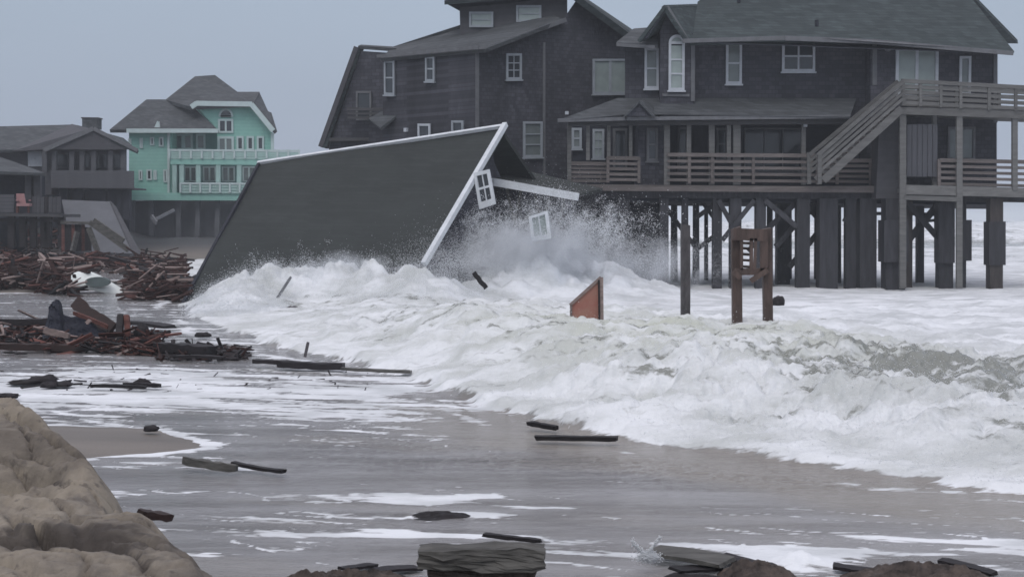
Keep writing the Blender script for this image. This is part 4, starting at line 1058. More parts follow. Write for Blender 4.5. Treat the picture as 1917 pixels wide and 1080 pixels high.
# arched window and glazing
def gw(w, x0, y0, x1, y1, **k):
    a, b_ = zt(x0, y0), zt(x1, y1)
    return window(w, a[0], a[1], b_[0], b_[1], GH, fm='white_far', fw=k.pop('fw', .13), mun=.06, sill=False, **k)
gw(GR, 1384, 350, 1474, 402, arch=True, rows=1, gm='glass_dark', label='half round window high in the gable')
gw(GR, 1380, 416, 1476, 504, cols=2, rows=1, gm='glass_dark')
gw(GR, 1376, 526, 1480, 662, cols=2, rows=1, gm='glass_mid', fw=.16)
for x in (1496, 1560, 1624): gw(GR, x, 524, x + 46, 614, rows=1, gm='glass_dark')
for x0, y0, x1, y1 in [(812, 540, 832, 600), (884, 536, 904, 600), (950, 530, 976, 582), (1006, 530, 1036, 590), (878, 738, 902, 802), (928, 734, 962, 802), (972, 738, 992, 800), (1034, 734, 1058, 816)]:
    gw(GF, x0, y0, x1, y1, rows=1, gm='glass_dark', fw=.10)
for x0 in (1100, 1160, 1240): gw(GI, x0, 510, x0 + 60, 610, rows=1, gm='glass_mid')
build('dormer', MB().prism([GF.pt(*zt(*p), .3) for p in [(982, 500), (982, 470), (1000, 430), (1018, 470), (1018, 500)]], Vector((0, 1.5, 0))), M['white_far'], GH)
build('downpipe', MB().bar(GF.pt(*zt(1068, 500), .1), GF.pt(*zt(1068, 925), .1), .16, .16, up=(0, 1, 0)), M['white_far'], GH)
for i, x in enumerate((1105, 1150, 1255, 1380, 1512, 1640)):
    build('porch_post', MB().bar(ZP(x, 702, 97.8), ZP(x, 884, 97.8), .30, .30, up=(0, 1, 0)), M['teal_rail'], GH)
for i, x in enumerate((1150, 1270, 1390, 1520)):
    gw(GI, x + 14, 715, x + 96, 812, cols=2, rows=1, gm='glass_mid', fw=.10)
def rail_far(x0, x1, yt, yb, n, D, up_n=3):
    rp = build('railing', MB().bar(ZP(x0, yt, D), ZP(x1, yt + (x1 - x0) * .006, D), .12, .14), M['white_far'], GH)
    for k in range(1, up_n + 1):
        y = yt + (yb - yt) * k / up_n
        build('rail', MB().bar(ZP(x0, y, D), ZP(x1, y + (x1 - x0) * .006, D), .06, .16), M['teal_rail'], rp)
    for i in range(n + 1):
        x = x0 + (x1 - x0) * i / n
        build('post', MB().bar(ZP(x, yt - 3, D - .1), ZP(x, yb + 4, D - .1), .12, .12, up=(0, 1, 0)), M['white_far'], rp)
rail_far(1070, 1890, 612, 660, 12, 97.6)
rail_far(1140, 1640, 822, 876, 8, 97.5)
for x in (1130, 1250, 1375, 1500, 1620, 840, 960):
    build('pile', MB().bar(ZP(x, 925, 98.4), ZP(x, 1180, 98.4), .32, .32, up=(0, 1, 0)), M['concrete'], GH)
solid('skirting', [ZP(800, 930, 99.2), ZP(1740, 932, 99.2), ZP(1740, 1230, 99.2), ZP(800, 1230, 99.2)], (0, .3, 0), M['concrete'], GH)

# ================================================================== grey house at the far left
def zs(x, y): return (x * 260 / 1080, 220 + y * 260 / 1080)
def SP(x, y, D): return P(*zs(x, y), D)
SH = thing("beach_house", "low grey house with a brick chimney and a solid boarded balcony at the left edge", "house", P(120, 420, 88))
SW = Wall(0, 90, 240, 90); SB = Wall(60, 87.5, 255, 87.5)
solid('wall', [SW.pt(*zs(*p)) for p in [(-300, 262), (210, 262), (400, 240), (730, 102), (985, 235), (985, 425), (-300, 425)]], Vector((-2.0, 7, 0)), M['gray_house'], SH)
slab('roof', [SP(-420, 262, 89.2), SP(130, 250, 89.2), SP(560, 56, 95), SP(-300, 78, 95)], .2, M['roof_plain'], SH)
slab('roof', [SP(90, 262, 89.1), SP(370, 250, 88.9), SP(700, 90, 89.0), SP(560, 52, 95)], .2, M['gray_house'], SH)
slab('roof', [SP(345, 262, 87.6), SP(724, 92, 87.6), SP(560, 52, 95), SP(250, 150, 95)], .16, M['gray_house'], SH)
slab('roof', [SP(1080, 262, 87.4), SP(724, 92, 87.6), SP(600, 60, 95), SP(960, 160, 95)], .2, M['roof'], SH)
build('bargeboard', MB().bar(SP(345, 254, 87.4), SP(724, 88, 87.4), .10, .26), M['trim_grey'], SH)
build('bargeboard', MB().bar(SP(728, 88, 87.4), SP(1072, 258, 87.4), .10, .22), M['trim_grey'], SH)
solid('wall', [SP(-300, 420, 91.6), SP(1000, 425, 91.6), SP(1000, 900, 91.6), SP(-300, 900, 91.6)], (0, .3, 0), M['dark_wall'], SH)
ch = build('chimney', MB().bar(SP(715, 92, 92), SP(715, 12, 92), 1.0, .9, up=(0, 1, 0)), M['roof_plain'], SH)
build('chimney_cap', MB().bar(SP(715, 13, 92), SP(715, 4, 92), 1.12, 1.0, up=(0, 1, 0)), M['gray_house'], ch)
def sw(x0, y0, x1, y1, w=SW, **k):
    a, b_ = zs(x0, y0), zs(x1, y1)
    return window(w, a[0], a[1], b_[0], b_[1], SH, fw=k.pop('fw', .22), mun=.05, **k)
sw(222, 262, 330, 382, rows=1, gm='glass_dark', fm='frame_white', fw=.42, sill=False)
for x0, x1 in ((345, 380), (430, 540), (650, 720), (745, 850), (870, 955)):
    sw(x0, 275, x1, 400, rows=1, gm='glass_dark', fm='gray_balcony', fw=.12, sill=False)
for x in (350, 425, 560, 640, 730, 860, 960):
    build('porch_post', MB().bar(SP(x, 262, 87.9), SP(x, 425, 87.9), .28, .22, up=(0, 1, 0)), M['gray_balcony'], SH)
solid('gable_panel', [SB.pt(*zs(*p)) for p in [(380, 250), (724, 98), (1040, 250)]], (0, .2, 0), M['gray_house'], SH)
for k in range(8):
    y0 = 412 + 17 * k
    solid('balcony_board', [SP(395, y0, 87.3), SP(1040, y0 + 4, 87.3), SP(1040, y0 + 20.3, 87.3), SP(395, y0 + 16.3, 87.3)], (0, .10 + .02 * (k % 2), 0), M['gray_balcony'], SH)
solid('wall', [SP(300, 425, 88.4), SP(400, 425, 88.4), SP(400, 600, 88.4), SP(300, 600, 88.4)], (0, 4, 0), M['gray_house'], SH)
solid('deck', [SP(395, 540, 87.5), SP(1040, 548, 87.5), SP(1040, 560, 87.5), SP(395, 552, 87.5)], (0, 3, 0), M['gray_house'], SH)
for x in (500, 620, 740, 800, 880, 930, 985):
    build('pile', MB().bar(SP(x, 550, 88.2), SP(x, 800, 88.2), .5, .5, up=(0, 1, 0)), M['dark_wall'], SH)
solid('wall', [SP(400, 555, 91), SP(1000, 562, 91), SP(1000, 800, 91), SP(400, 800, 91)], (0, .3, 0), M['dark_wall'], SH)
for x, w in ((775, 30), (858, 34), (940, 22)):
    solid('shutter', [SP(x - w / 2, 585, 88.0), SP(x + w / 2, 585, 88.0), SP(x + w / 2, 660, 88.0), SP(x - w / 2, 660, 88.0)], (0, .06, 0), M['trim_grey'], SH)

# small shed roofed building and boardwalk before it
SD = thing("beach_shed", "dark low roofed shed beside the boarded deck at the far left edge", "shed", P(20, 440, 80))
slab('roof', [SP(-300, 410, 78), SP(350, 432, 78), SP(210, 382, 82), SP(-20, 300, 84), SP(-300, 300, 84)], .16, M['roof_plain'], SD)
solid('wall', [SP(-300, 412, 80), SP(215, 418, 80), SP(215, 610, 80), SP(-300, 610, 80)], (0, 3, 0), M['tar'], SD)
for x in (235, 285): build('porch_post', MB().bar(SP(x, 425, 79), SP(x, 640, 79), .5, .3, up=(0, 1, 0)), M['gray_house'], SD)
BD = thing("wooden_deck", "battered raised wooden deck on posts with a brown side panel, above the red wreckage", "deck", P(60, 450, 76))
solid('floor_board', [SP(-300, 742, 75), SP(470, 752, 75), SP(470, 775, 75), SP(-300, 765, 75)], (0, 3.5, 0), M['deck_dark'], BD)
for k in range(5):
    y0 = 600 + 28 * k
    solid('side_board', [SP(-300, y0, 75.2), SP(108, y0, 75.2), SP(108, y0 + 25, 75.2), SP(-300, y0 + 25, 75.2)], (0, .06, 0), M['gray_balcony'], BD)
for k in range(7):
    x0 = 250 + 32 * k
    solid('side_board', [SP(x0, 615 + 4 * (k % 3), 75.2), SP(x0 + 29, 615, 75.2), SP(x0 + 29, 742, 75.2), SP(x0, 742, 75.2)], (0, .06, 0), M['debris_dark'] if k == 3 else M['gray_house'], BD)
for x in (90, 180, 260, 345, 375, 480): build('post', MB().bar(SP(x, 765, 75.6), SP(x, 1010, 75.6), .34, .3, up=(0, 1, 0)), M['debris_dark'], BD)
solid('joist', [SP(-300, 776, 75.4), SP(480, 790, 75.4), SP(480, 815, 75.4), SP(-300, 805, 75.4)], (0, .2, 0), M['debris_dark'], BD)
solid('back_wall', [SP(-300, 800, 79), SP(200, 800, 79), SP(200, 1040, 79), SP(-300, 1040, 79)], (0, .3, 0), M['dark_wall'], BD)
CHR = thing("chair", "faded pink chair standing on the raised deck at the left", "chair", SP(165, 742, 75.5))
solid('backrest', [SP(125, 592, 75.9), SP(185, 592, 75.9), SP(200, 672, 75.9), SP(130, 672, 75.9)], (0, .08, 0), M['pink'], CHR)
solid('seat', [SP(128, 668, 75.0), SP(228, 668, 75.0), SP(230, 690, 75.0), SP(128, 690, 75.0)], (0, .9, 0), M['pink'], CHR)
for x, D in ((134, 75.1), (222, 75.1), (140, 75.8), (222, 75.8)): build('leg', MB().bar(SP(x, 688, D), SP(x, 742, D), .10, .10, up=(0, 1, 0)), M['debris_red'], CHR)
for x in (132, 232): build('armrest', MB().bar(SP(x, 645, 75.0), SP(x, 645, 75.9), .12, .06), M['pink'], CHR)
# collapsed grey roof and brown wreck of a walkway
CG = thing("fallen_roof_panel", "big grey roof section slumped against the dune in front of the mint green house", "roof panel", SP(700, 900, 80))
slab('sheathing', [SP(480, 640, 84), SP(860, 655, 84), SP(1090, 1060, 77), SP(560, 1040, 77)], .2, M['concrete'], CG)
slab('torn_edge', [SP(860, 650, 83.9), SP(900, 690, 83.6), SP(1100, 1060, 76.8), SP(1040, 1062, 76.8)], .3, M['gray_house'], CG)
WK = thing("wrecked_walkway", "dark brown wrecked walkway side collapsed below the grey roof section", "walkway", SP(640, 1000, 72))
for k in range(9):
    x0 = 478 + 26 * k
    yt = 830 + (0 if k < 7 else 22 * (k - 6))
    solid('plank', [SP(x0, yt, 72), SP(x0 + 24, yt + 3, 72), SP(x0 + 24, 1040, 72), SP(x0, 1040, 72)], (0, .07 + .03 * (k % 2), 0), M['debris_dark' if k % 3 else 'debris_red'], WK)
solid('top_rail', [SP(470, 805, 71.8), SP(700, 812, 71.8), SP(700, 832, 71.8), SP(470, 826, 71.8)], (0, .2, 0), M['driftwood'], WK)
for a, b_ in (((700, 815), (1000, 1030)), ((730, 800), (960, 960)), ((600, 890), (565, 1040)), ((690, 860), (760, 1040))):
    build('beam', MB().bar(SP(*a, 71.7), SP(*b_, 71.4), .14, .26), M['driftwood'], WK)
o = build('broken_handrail', MB().bar(P(287, 413, 85), P(326, 393, 86), .12, .17).bar(P(284, 405, 85.2), P(293, 418, 84.8), .1, .25), M['trim_grey'])
tag(o, "pale broken handrail leaning on the dune below the mint green house", "handrail")

# ================================================================== posts standing in the surf
def jag(mb, a, b_, w, h, up=(0, 0, 1), rnd=None, seg=5):
    """weathered board: slightly bent, with splintered ends"""
    rnd = rnd or random
    a, b_ = Vector(a), Vector(b_); d = (b_ - a); L_ = d.length; d.normalize(); up = Vector(up)
    x = d.cross(up); x.normalize(); y = x.cross(d).normalized()
    bend = rnd.uniform(-.02, .02) * L_
    rows = []
    for i in range(seg + 1):
        t = i / seg
        c = a + d * (L_ * t) + y * bend * math.sin(math.pi * t)
        k = 1 if 0 < i < seg else rnd.uniform(.6, 1)
        jit = [rnd.uniform(-.06, .06) * L_ * .3 if i in (0, seg) else 0 for _ in range(4)]
        q = [(-1, -1), (1, -1), (1, 1), (-1, 1)]
        rows.append([c + x * (s_ * w / 2 * (k if j % 2 else 1)) + y * (t_ * h / 2 * rnd.uniform(.70, 1.08)) + d * jit[j] for j, (s_, t_) in enumerate(q)])
    vs = [v for r_ in rows for v in r_]
    fs = []
    for i in range(seg):
        for j in range(4):
            fs.append((i * 4 + j, i * 4 + (j + 1) % 4, (i + 1) * 4 + (j + 1) % 4, (i + 1) * 4 + j))
    fs += [(3, 2, 1, 0), tuple(seg * 4 + j for j in range(4))]
    return mb.add(vs, fs)
rr = random.Random(3)
def at_foot(px, py):
    """ground point for something standing in the surf at this photograph position"""
    z = .3
    for _ in range(8):
        g = G(px, py, z); z = .5 * z + .5 * surf_z(g.x, g.y)
    return g
sp_ = P(1283, 590, 25.5)
o = build('post', jag(MB(), sp_ + Vector((0, 0, -1)), P(1283, 420, 25.5), .16, .16, up=(0, 1, 0), rnd=rr, seg=9), M['post_grey'])
tag(o, "single dark weathered post standing alone in the foam before the porch house", "post")
SF = thing("broken_stair_frame", "brown timber frame of broken steps standing in the surf between the waves and piles", "wooden frame", P(1408, 598, 25.0))
FD = 25.0
build('post', jag(MB(), P(1381, 640, FD), P(1378, 426, FD), .17, .16, up=(0, 1, 0), rnd=rr, seg=8), M['post_red'], SF)
build('post', jag(MB(), P(1438, 630, FD), P(1435, 428, FD), .16, .16, up=(0, 1, 0), rnd=rr, seg=8), M['post_red'], SF)
FW = Wall(1350, FD - .15, 1460, FD - .15)
build('top_board', wbar(MB(), FW, (1372, 438), (1438, 441), .21, -.02, .05), M['post_red'], SF)
build('side_board', wbar(MB(), FW, (1430, 444), (1430, 510), .14, -.02, .04), M['post_red'], SF)
for k, y in enumerate((455, 465, 476, 487, 499)):
    build('slat', wbar(MB(), Wall(1350, FD + .1, 1460, FD + .1), (1384, y - .5), (1408, y + 1), .045, 0, .04), M['post_red'], SF)
build('side_board', wbar(MB(), FW, (1388, 448), (1388, 505), .05, .0, .04), M['post_red'], SF)
build('side_board', wbar(MB(), FW, (1406, 446), (1406, 505), .06, .0, .05), M['post_red'], SF)
build('side_board', wbar(MB(), FW, (1414, 446), (1412, 505), .05, .02, .05), M['post_red'], SF)
build('cross_board', wbar(MB(), FW, (1376, 509), (1440, 508), .12, -.02, .04), M['post_red'], SF)
build('brace', wbar(MB(), FW, (1436, 505), (1404, 526), .09, .05, .09), M['post_red'], SF)
build('brace', wbar(MB(), FW, (1385, 520), (1372, 508), .09, .05, .09), M['post_red'], SF)

# red triangular panel
PD = 25.5
RP = thing("wall_fragment", "faded red slanted panel with pale edges sticking out of the foam", "panel", P(1098, 600, PD))
pq = [(1069, 571), (1125, 521), (1126, 612), (1069, 612)]
solid('sheet', [P(x, y, PD) for x, y in pq], (.02, .05, 0), M['panel_red'], RP)
build('edge_strip', MB().bar(P(1067, 571, PD), P(1125, 519, PD), .06, .05), M['debris_pale'], RP)
build('edge_strip', MB().bar(P(1126, 519, PD), P(1127, 612, PD), .06, .05, up=(0, 1, 0)), M['debris_pale'], RP)
build('edge_strip', MB().bar(P(1121, 524, PD - .04), P(1122, 612, PD - .04), .03, .04, up=(0, 1, 0)), M['debris_dark'], RP)
build('edge_strip', MB().bar(P(1069, 571, PD - .01), P(1069, 612, PD - .01), .04, .04, up=(0, 1, 0)), M['debris_pale'], RP)

# ================================================================== loose timber, each piece its own object
def plank(name, a, b_, w, h, mt, label, cat='plank', up=(0, 0, 1), seg=9, group=None):
    """a, b_: (px, py, D) photograph anchors"""
    o = build(name, jag(MB(), P(*a), P(*b_), w, h, up=up, rnd=rr, seg=seg), M[mt])
    return tag(o, label, cat, group)
def gd(px, py, z=.05):
    """distance of the swash surface seen at a photograph point"""
    g = G(px, py, z); return g.y
plank('plank', (887, 510, 36), (910, 539, 36), .12, .13, 'debris_dark', "short dark plank sticking slantwise from the foam below the burst of spray")
plank('plank', (344, 862, gd(344, 874)), (443, 876, gd(443, 882)), .05, .085, 'driftwood', "broad grey board lying at the tip of the sand patch")
plank('plank', (437, 866, gd(437, 872)), (532, 882, gd(532, 884)), .07, .035, 'debris_dark', "thin dark plank lying just beyond the broad grey board")
plank('plank', (990, 792, gd(990, 798)), (1042, 801, gd(1042, 803)), .10, .055, 'debris_dark', "short dark plank stub at the foot of the breaker, above the long one")
plank('plank', (1003, 819, gd(1003, 822)), (1154, 821, gd(1154, 826)), .12, .055, 'debris_dark', "long straight dark plank lying in the wash at the foot of the breaker")
plank('log', (478, 676, gd(478, 682)), (560, 682, gd(560, 688)), .14, .07, 'debris_dark', "dark log end awash beside the longer beam in the swash", 'log')
plank('log', (520, 680, gd(520, 688)), (645, 685, gd(645, 690)), .2, .12, 'debris_dark', "long dark beam awash at the edge of the white breaker", 'beam')
plank('plank', (640, 690, gd(640, 694)), (770, 696, gd(770, 700)), .12, .05, 'driftwood', "low half buried plank trailing from the dark beam into the foam")
plank('plank', (1430, 658, 26), (1474, 640, 26.4), .16, .07, 'debris_red', "red brown board riding on the crest of the wave")
plank('plank', (935, 622, 29.5), (1062, 598, 30.5), .16, .07, 'driftwood', "long brown board half sunk in foam beside the red panel")
plank('stake', (1340, 840, 16.3), (1340, 812, 16.3), .05, .05, 'post_grey', "small thin stake standing in the foam front near the bottom right", 'stake', up=(0, 1, 0))
plank('pole', (571, 668, gd(571, 672)), (577, 640, gd(571, 672)), .05, .05, 'post_grey', "thin short pole standing in foam above the dark beam", 'pole', up=(0, 1, 0))
plank('pole', (514, 566, 38.6), (545, 518, 38.9), .07, .07, 'trim_grey', "slender grey pole leaning in the wave against the fallen roof", 'pole', up=(0, 1, 0))
plank('plank', (232, 604, gd(232, 612)), (318, 612, gd(318, 618)), .4, .08, 'debris_dark', "flat black beam reaching from the sheeting heap towards the fallen roof")
plank('beam', (296, 650, gd(296, 658)), (396, 656, gd(396, 663)), .3, .17, 'debris_dark', "square ended dark beam at the seaward end of the debris heap", 'beam')
plank('plank', (325, 668, gd(325, 672)), (420, 670, gd(420, 673)), .12, .06, 'debris_dark', "thin black plank awash below the square ended beam")
plank('plank', (500, 545, 47), (505, 545, 47), .01, .01, 'debris_dark', "tiny chip") if False else None
# float and knots of flotsam
def lump(name, px, py, D, sx, sy, sz, mt, label, cat, seed, rough_=.35, sub=3):
    bm = bmesh.new(); bmesh.ops.create_icosphere(bm, subdivisions=sub, radius=1)
    co = np.array([v.co[:] for v in bm.verts])
    k = 1 + rough_ * (billow(co[:, 0] * 1.6 + seed + co[:, 2], co[:, 1] * 1.6 + co[:, 2] * .8, seed, 4) - .3) * 2.2
    for i, v in enumerate(bm.verts):
        c = v.co * k[i]
        v.co = Vector((c.x * sx, c.y * sy, max(c.z, -.45) * sz))
    me = bpy.data.meshes.new(name); bm.to_mesh(me); bm.free()
    for p in me.polygons: p.use_smooth = False if sub < 3 else True
    o = link(name, me, mat=M[mt]); o.location = P(px, py, D)
    return tag(o, label, cat) if label else o
lump('float', 1457, 566, 27.6, .13, .13, .13, 'debris_dark', "round black float beside the right post of the broken step frame", 'float', 3, .3)
lump('rubble_chunk', 283, 803, gd(283, 806), .09, .07, .05, 'debris_dark', "small dark chunk lying alone on the wet edge of the sand patch", 'chunk', 5)
lump('rubble_chunk', 381, 628, gd(381, 630), .17, .10, .07, 'debris_dark', "dark chunk alone on the wet sand below the fallen roof corner", 'chunk', 8)
lump('rubble_chunk', 418, 586, 39, .16, .12, .18, 'debris_dark', "dark chunk in the foam at the foot of the fallen roof", 'chunk', 9)
lump('rubble_chunk', 546, 584, 37.0, .22, .15, .16, 'post_grey', "blurred grey chunk tumbling in the wave before the fallen roof", 'chunk', 12)

# the beached white shell
FS = thing("white_shell", "overturned white fibreglass shell with a dark hollow, lying in the reddish wreckage", "fibreglass shell", P(195, 541, 48.2))
bm = bmesh.new(); bmesh.ops.create_uvsphere(bm, u_segments=28, v_segments=16, radius=1)
bmesh.ops.delete(bm, geom=[v for v in bm.verts if v.co.z < -.15], context='VERTS')
for v in bm.verts:
    t = (v.co.x + 1) / 2
    v.co = Vector((v.co.x * .98 + .28 * max(0, t - .5) ** 2 * 4, v.co.y * .5, v.co.z * .62 * (1.25 - .85 * t)))
me = bpy.data.meshes.new('shell'); bm.to_mesh(me); bm.free()
for p in me.polygons: p.use_smooth = True
o = link('shell', me, FS, mat=M['fibreglass']); o.location = (-.3, 0, -.02); o.rotation_euler = (0, R(12), 0)
sm = o.modifiers.new('thickness', 'SOLIDIFY'); sm.thickness = .05
mb = MB(); c0 = P(182, 528, 47.6) - FS.location
n = 18
mb.prism([FS.location + c0 + Vector((.42 * math.cos(2 * math.pi * i / n), -.02, .17 * math.sin(2 * math.pi * i / n))) for i in range(n)], (0, .2, 0))
build('hollow', mb, M['hollow'], FS)

# big pieces of the near debris heap
hp = thing("roofing_sheet", "crumpled blue black roofing sheet draped over the near debris heap", "roofing sheet", P(150, 650, 28))
def tilt_poly(name, pts, th, mt, parent, label=None):
    v = [P(*p) for p in pts]
    n = (v[1] - v[0]).cross(v[2] - v[0]).normalized()
    if n.y < 0: n = -n
    return build(name, MB().prism(v, n * th), M[mt], parent, label=label)
def crumple(name, prof, base, D1, D0, mt, parent, seed, amp=.10):
    """sheet draped from a ragged top line down to the sand"""
    n, k = 70, 22
    px_ = np.linspace(prof[0][0], prof[-1][0], n)
    top_ = np.interp(px_, [p[0] for p in prof], [p[1] for p in prof]); bot_ = np.interp(px_, [p[0] for p in base], [p[1] for p in base])
    V_ = []
    for j_ in range(k):
        t = j_ / (k - 1)
        for i_ in range(n):
            p = P(px_[i_], top_[i_] * (1 - t) + bot_[i_] * t, D1 * (1 - t) + D0 * t); V_.append(p[:])
    V_ = np.array(V_); a1 = V_[:, 0] * 3.0; a2 = V_[:, 2] * 3.0
    f1 = billow(a1 + a2 * .6, a2 * 1.5, seed, 4, .5) - .25
    V_[:, 1] -= amp * 3 * f1; V_[:, 2] += amp * .5 * f1
    bk_ = V_ + np.array([0, .05, -.01])
    F_ = [(j_ * n + i_, j_ * n + i_ + 1, (j_ + 1) * n + i_ + 1, (j_ + 1) * n + i_) for j_ in range(k - 1) for i_ in range(n - 1)]
    F2 = [tuple(q_ + n * k for q_ in f[::-1]) for f in F_]
    return build(name, MB().add([tuple(v) for v in V_] + [tuple(v) for v in bk_], F_ + F2), M[mt], parent)
crumple('upper_fold', [(72, 634), (84, 610), (97, 566), (103, 560), (112, 562), (118, 588), (134, 594), (150, 590), (176, 602), (200, 612), (222, 634), (240, 640)],
        [(72, 640), (120, 648), (240, 662)], 28.5, 27.2, 'tar', hp, 71)
crumple('lower_fold', [(110, 640), (130, 632), (170, 636), (226, 648)], [(110, 652), (160, 664), (226, 668)], 27.3, 26.7, 'tar', hp, 72, .06)
plank('board', (140, 566, 28.5), (212, 616, 28.2), .08, .27, 'debris_brown', "wide red brown board leaning across the blue black sheeting", 'board', up=(.3, .5, 1))
plank('plank', (138, 586, 28.05), (202, 612, 27.7), .05, .08, 'debris_red', "narrow light red batten lying over the blue black sheeting")
plank('plank', (168, 605, 27.3), (163, 600, 27.3), .10, .1, 'debris_pale', "small white scrap on the blue black sheeting", 'scrap')
plank('post', (222, 645, 27.5), (226, 590, 27.9), .12, .12, 'debris_dark', "stubby dark post upright at the right end of the blue black sheeting", 'post', up=(0, 1, 0))
plank('post', (240, 630, 27.8), (237, 590, 27.9), .10, .10, 'debris_red', "stubby red post upright beside the dark one in the near heap", 'post', up=(0, 1, 0))
plank('plank', (0, 603, 29.4), (100, 600, 29.4), .10, .14, 'debris_dark', "long dark rail running to the left edge behind the near heap")
plank('plank', (85, 622, 27.5), (145, 634, 27.5), .05, .10, 'debris_pale', "pale splintered strip below the left fold of the sheeting")
plank('plank', (83, 618, 27.2), (130, 630, 27.0), .06, .13, 'debris_pale', "whitish torn board lying under the sheeting near the left", 'board')
plank('plank', (0, 648, 26.5), (160, 652, 26.5), .15, .14, 'debris_brown', "long low brown plank along the shore side of the near heap")
lump('rubble_chunk', 265, 625, gd(265, 640), .16, .12, .2, 'debris_dark', "dark block beside the square beam in the near heap", 'chunk', 15)

# splintered boards of the two heaps (copies share a few meshes)
def proto_board(i, L_, w, h, mt):
    mb = jag(MB(), (-L_ / 2, 0, 0), (L_ / 2, 0, 0), w, h, rnd=random.Random(40 + i), seg=5)
    me = bpy.data.meshes.new('splintered_board'); me.from_pydata([tuple(v) for v in mb.v], [], mb.f)
    me.materials.append(M[mt]); return me
protos = [proto_board(0, 2.6, .16, .06, 'debris_red'), proto_board(1, 1.7, .22, .05, 'debris_red'), proto_board(2, 3.4, .12, .10, 'debris_red'),
          proto_board(3, 1.9, .18, .05, 'debris_pale'), proto_board(4, 1.1, .28, .05, 'debris_red'), proto_board(5, 2.4, .15, .13, 'debris_dark'), proto_board(6, 1.4, .12, .05, 'debris_dark')]
def scatter(n, area, label, group, sc_=1.0, seed=0, weights=(5, 5, 3, 2, 4, 3, 3), tilt=12, hz=.4):
    r_ = random.Random(seed)
    for i in range(n):
        px, py = area(r_)
        while 150 < px < 245 and py > 512 and n > 100: px, py = area(r_)
        D = gd(px, py, .0)
        x = (px - CX) / FPX * D
        z = float(ground_z(np.array([x]), np.array([D]))[0])
        k = r_.choices(range(7), weights)[0]
        s_ = sc_ * r_.uniform(.6, 1.15)
        o = bpy.data.objects.new('splintered_board', protos[k])
        o.location = (x, D, max(z, 0) + .02 + abs(r_.gauss(0, hz)) * (.5))
        o.rotation_euler = (R(r_.uniform(-50, 50)), R(r_.gauss(0, tilt)), R(r_.gauss(0, 38)))
        o.scale = (s_, s_, s_)
        COL.objects.link(o)
        look = ('long red brown', 'broad red brown', 'very long narrow red brown', 'pale', 'short broad red brown', 'long black', 'short black')[k]
        tag(o, look + ' ' + label(px, py), 'board', group + ', ' + look)
def heap_far(r_):
    t = r_.random()
    px = r_.uniform(-60, 345); lo = np.interp(px, [-60, 0, 40, 140, 250, 345], [470, 465, 472, 482, 488, 500]); hi = np.interp(px, [-60, 0, 40, 140, 250, 345], [548, 546, 546, 556, 562, 566])
    return px, r_.uniform(lo, hi)
scatter(170, heap_far, lambda px, py: "splintered board " + ("heaped below the raised deck" if px < 110 and py < 500 else "in the wreckage field at the left edge" if px < 90 else "in the wreckage before the wrecked walkway" if px < 160 else "in the wreckage around the white shell" if px < 240 else "in the wreckage beside the fallen roof corner"), "boards in the far wreckage field", .85, 11, hz=.6)
scatter(36, lambda r_: (r_.uniform(-70, 110), r_.uniform(462, 500)), lambda px, py: "splintered board " + ("heaped below the raised deck" if px < 110 and py < 500 else "in the wreckage field at the left edge" if px < 90 else "in the wreckage before the wrecked walkway" if px < 160 else "in the wreckage around the white shell" if px < 240 else "in the wreckage beside the fallen roof corner"), "boards in the far wreckage field", 1.25, 13, tilt=16, hz=1.1)
def heap_near(r_):
    px = r_.uniform(-40, 300); return px, r_.uniform(np.interp(px, [0, 300], [628, 638]), np.interp(px, [0, 120, 300], [654, 660, 668]))
scatter(70, heap_near, lambda px, py: "splintered board " + ("at the left end of the near heap" if px < 90 else "below the blue black sheeting" if px < 200 else "at the seaward end of the near heap"), "boards in the near debris heap", .42, 17, hz=.22)
scatter(16, lambda r_: (r_.uniform(-30, 120), r_.uniform(615, 640)), lambda px, py: "splintered board " + ("at the left end of the near heap" if px < 90 else "below the blue black sheeting" if px < 200 else "at the seaward end of the near heap"), "boards in the near debris heap", .55, 19, weights=(5, 4, 1, 4, 4, 1, 1), hz=.3)
scatter(9, lambda r_: (r_.uniform(0, 330), r_.uniform(712, 728)), lambda px, py: "thin wood scrap awash in the foam " + ("near the left edge" if px < 150 else "above the sand patch"), "wood scraps awash", .22, 23, weights=(0, 0, 0, 0, 0, 5, 5), tilt=3, hz=.02)
plank('board', (24, 545, 50), (25, 498, 50), .12, .35, 'debris_brown', "upright red brown post board at the left edge of the wreckage field", 'board', up=(1, .2, 0))
plank('board', (0, 532, 49.8), (26, 545, 49.8), .10, .16, 'debris_brown', "slanting brown brace joined low to the upright board at the left", 'board')
plank('board', (74, 476, 56), (100, 506, 55), .12, .18, 'debris_pale', "pale board standing slanted out of the reddish wreckage, upper part", 'board')
plank('board', (50, 513, 53), (120, 500, 53.4), .12, .12, 'debris_pale', "pale board lying level across the reddish wreckage", 'board')
plank('board', (215, 510, 52.5), (232, 503, 53), .12, .14, 'debris_pale', "short pale stick poking up behind the white shell", 'board')
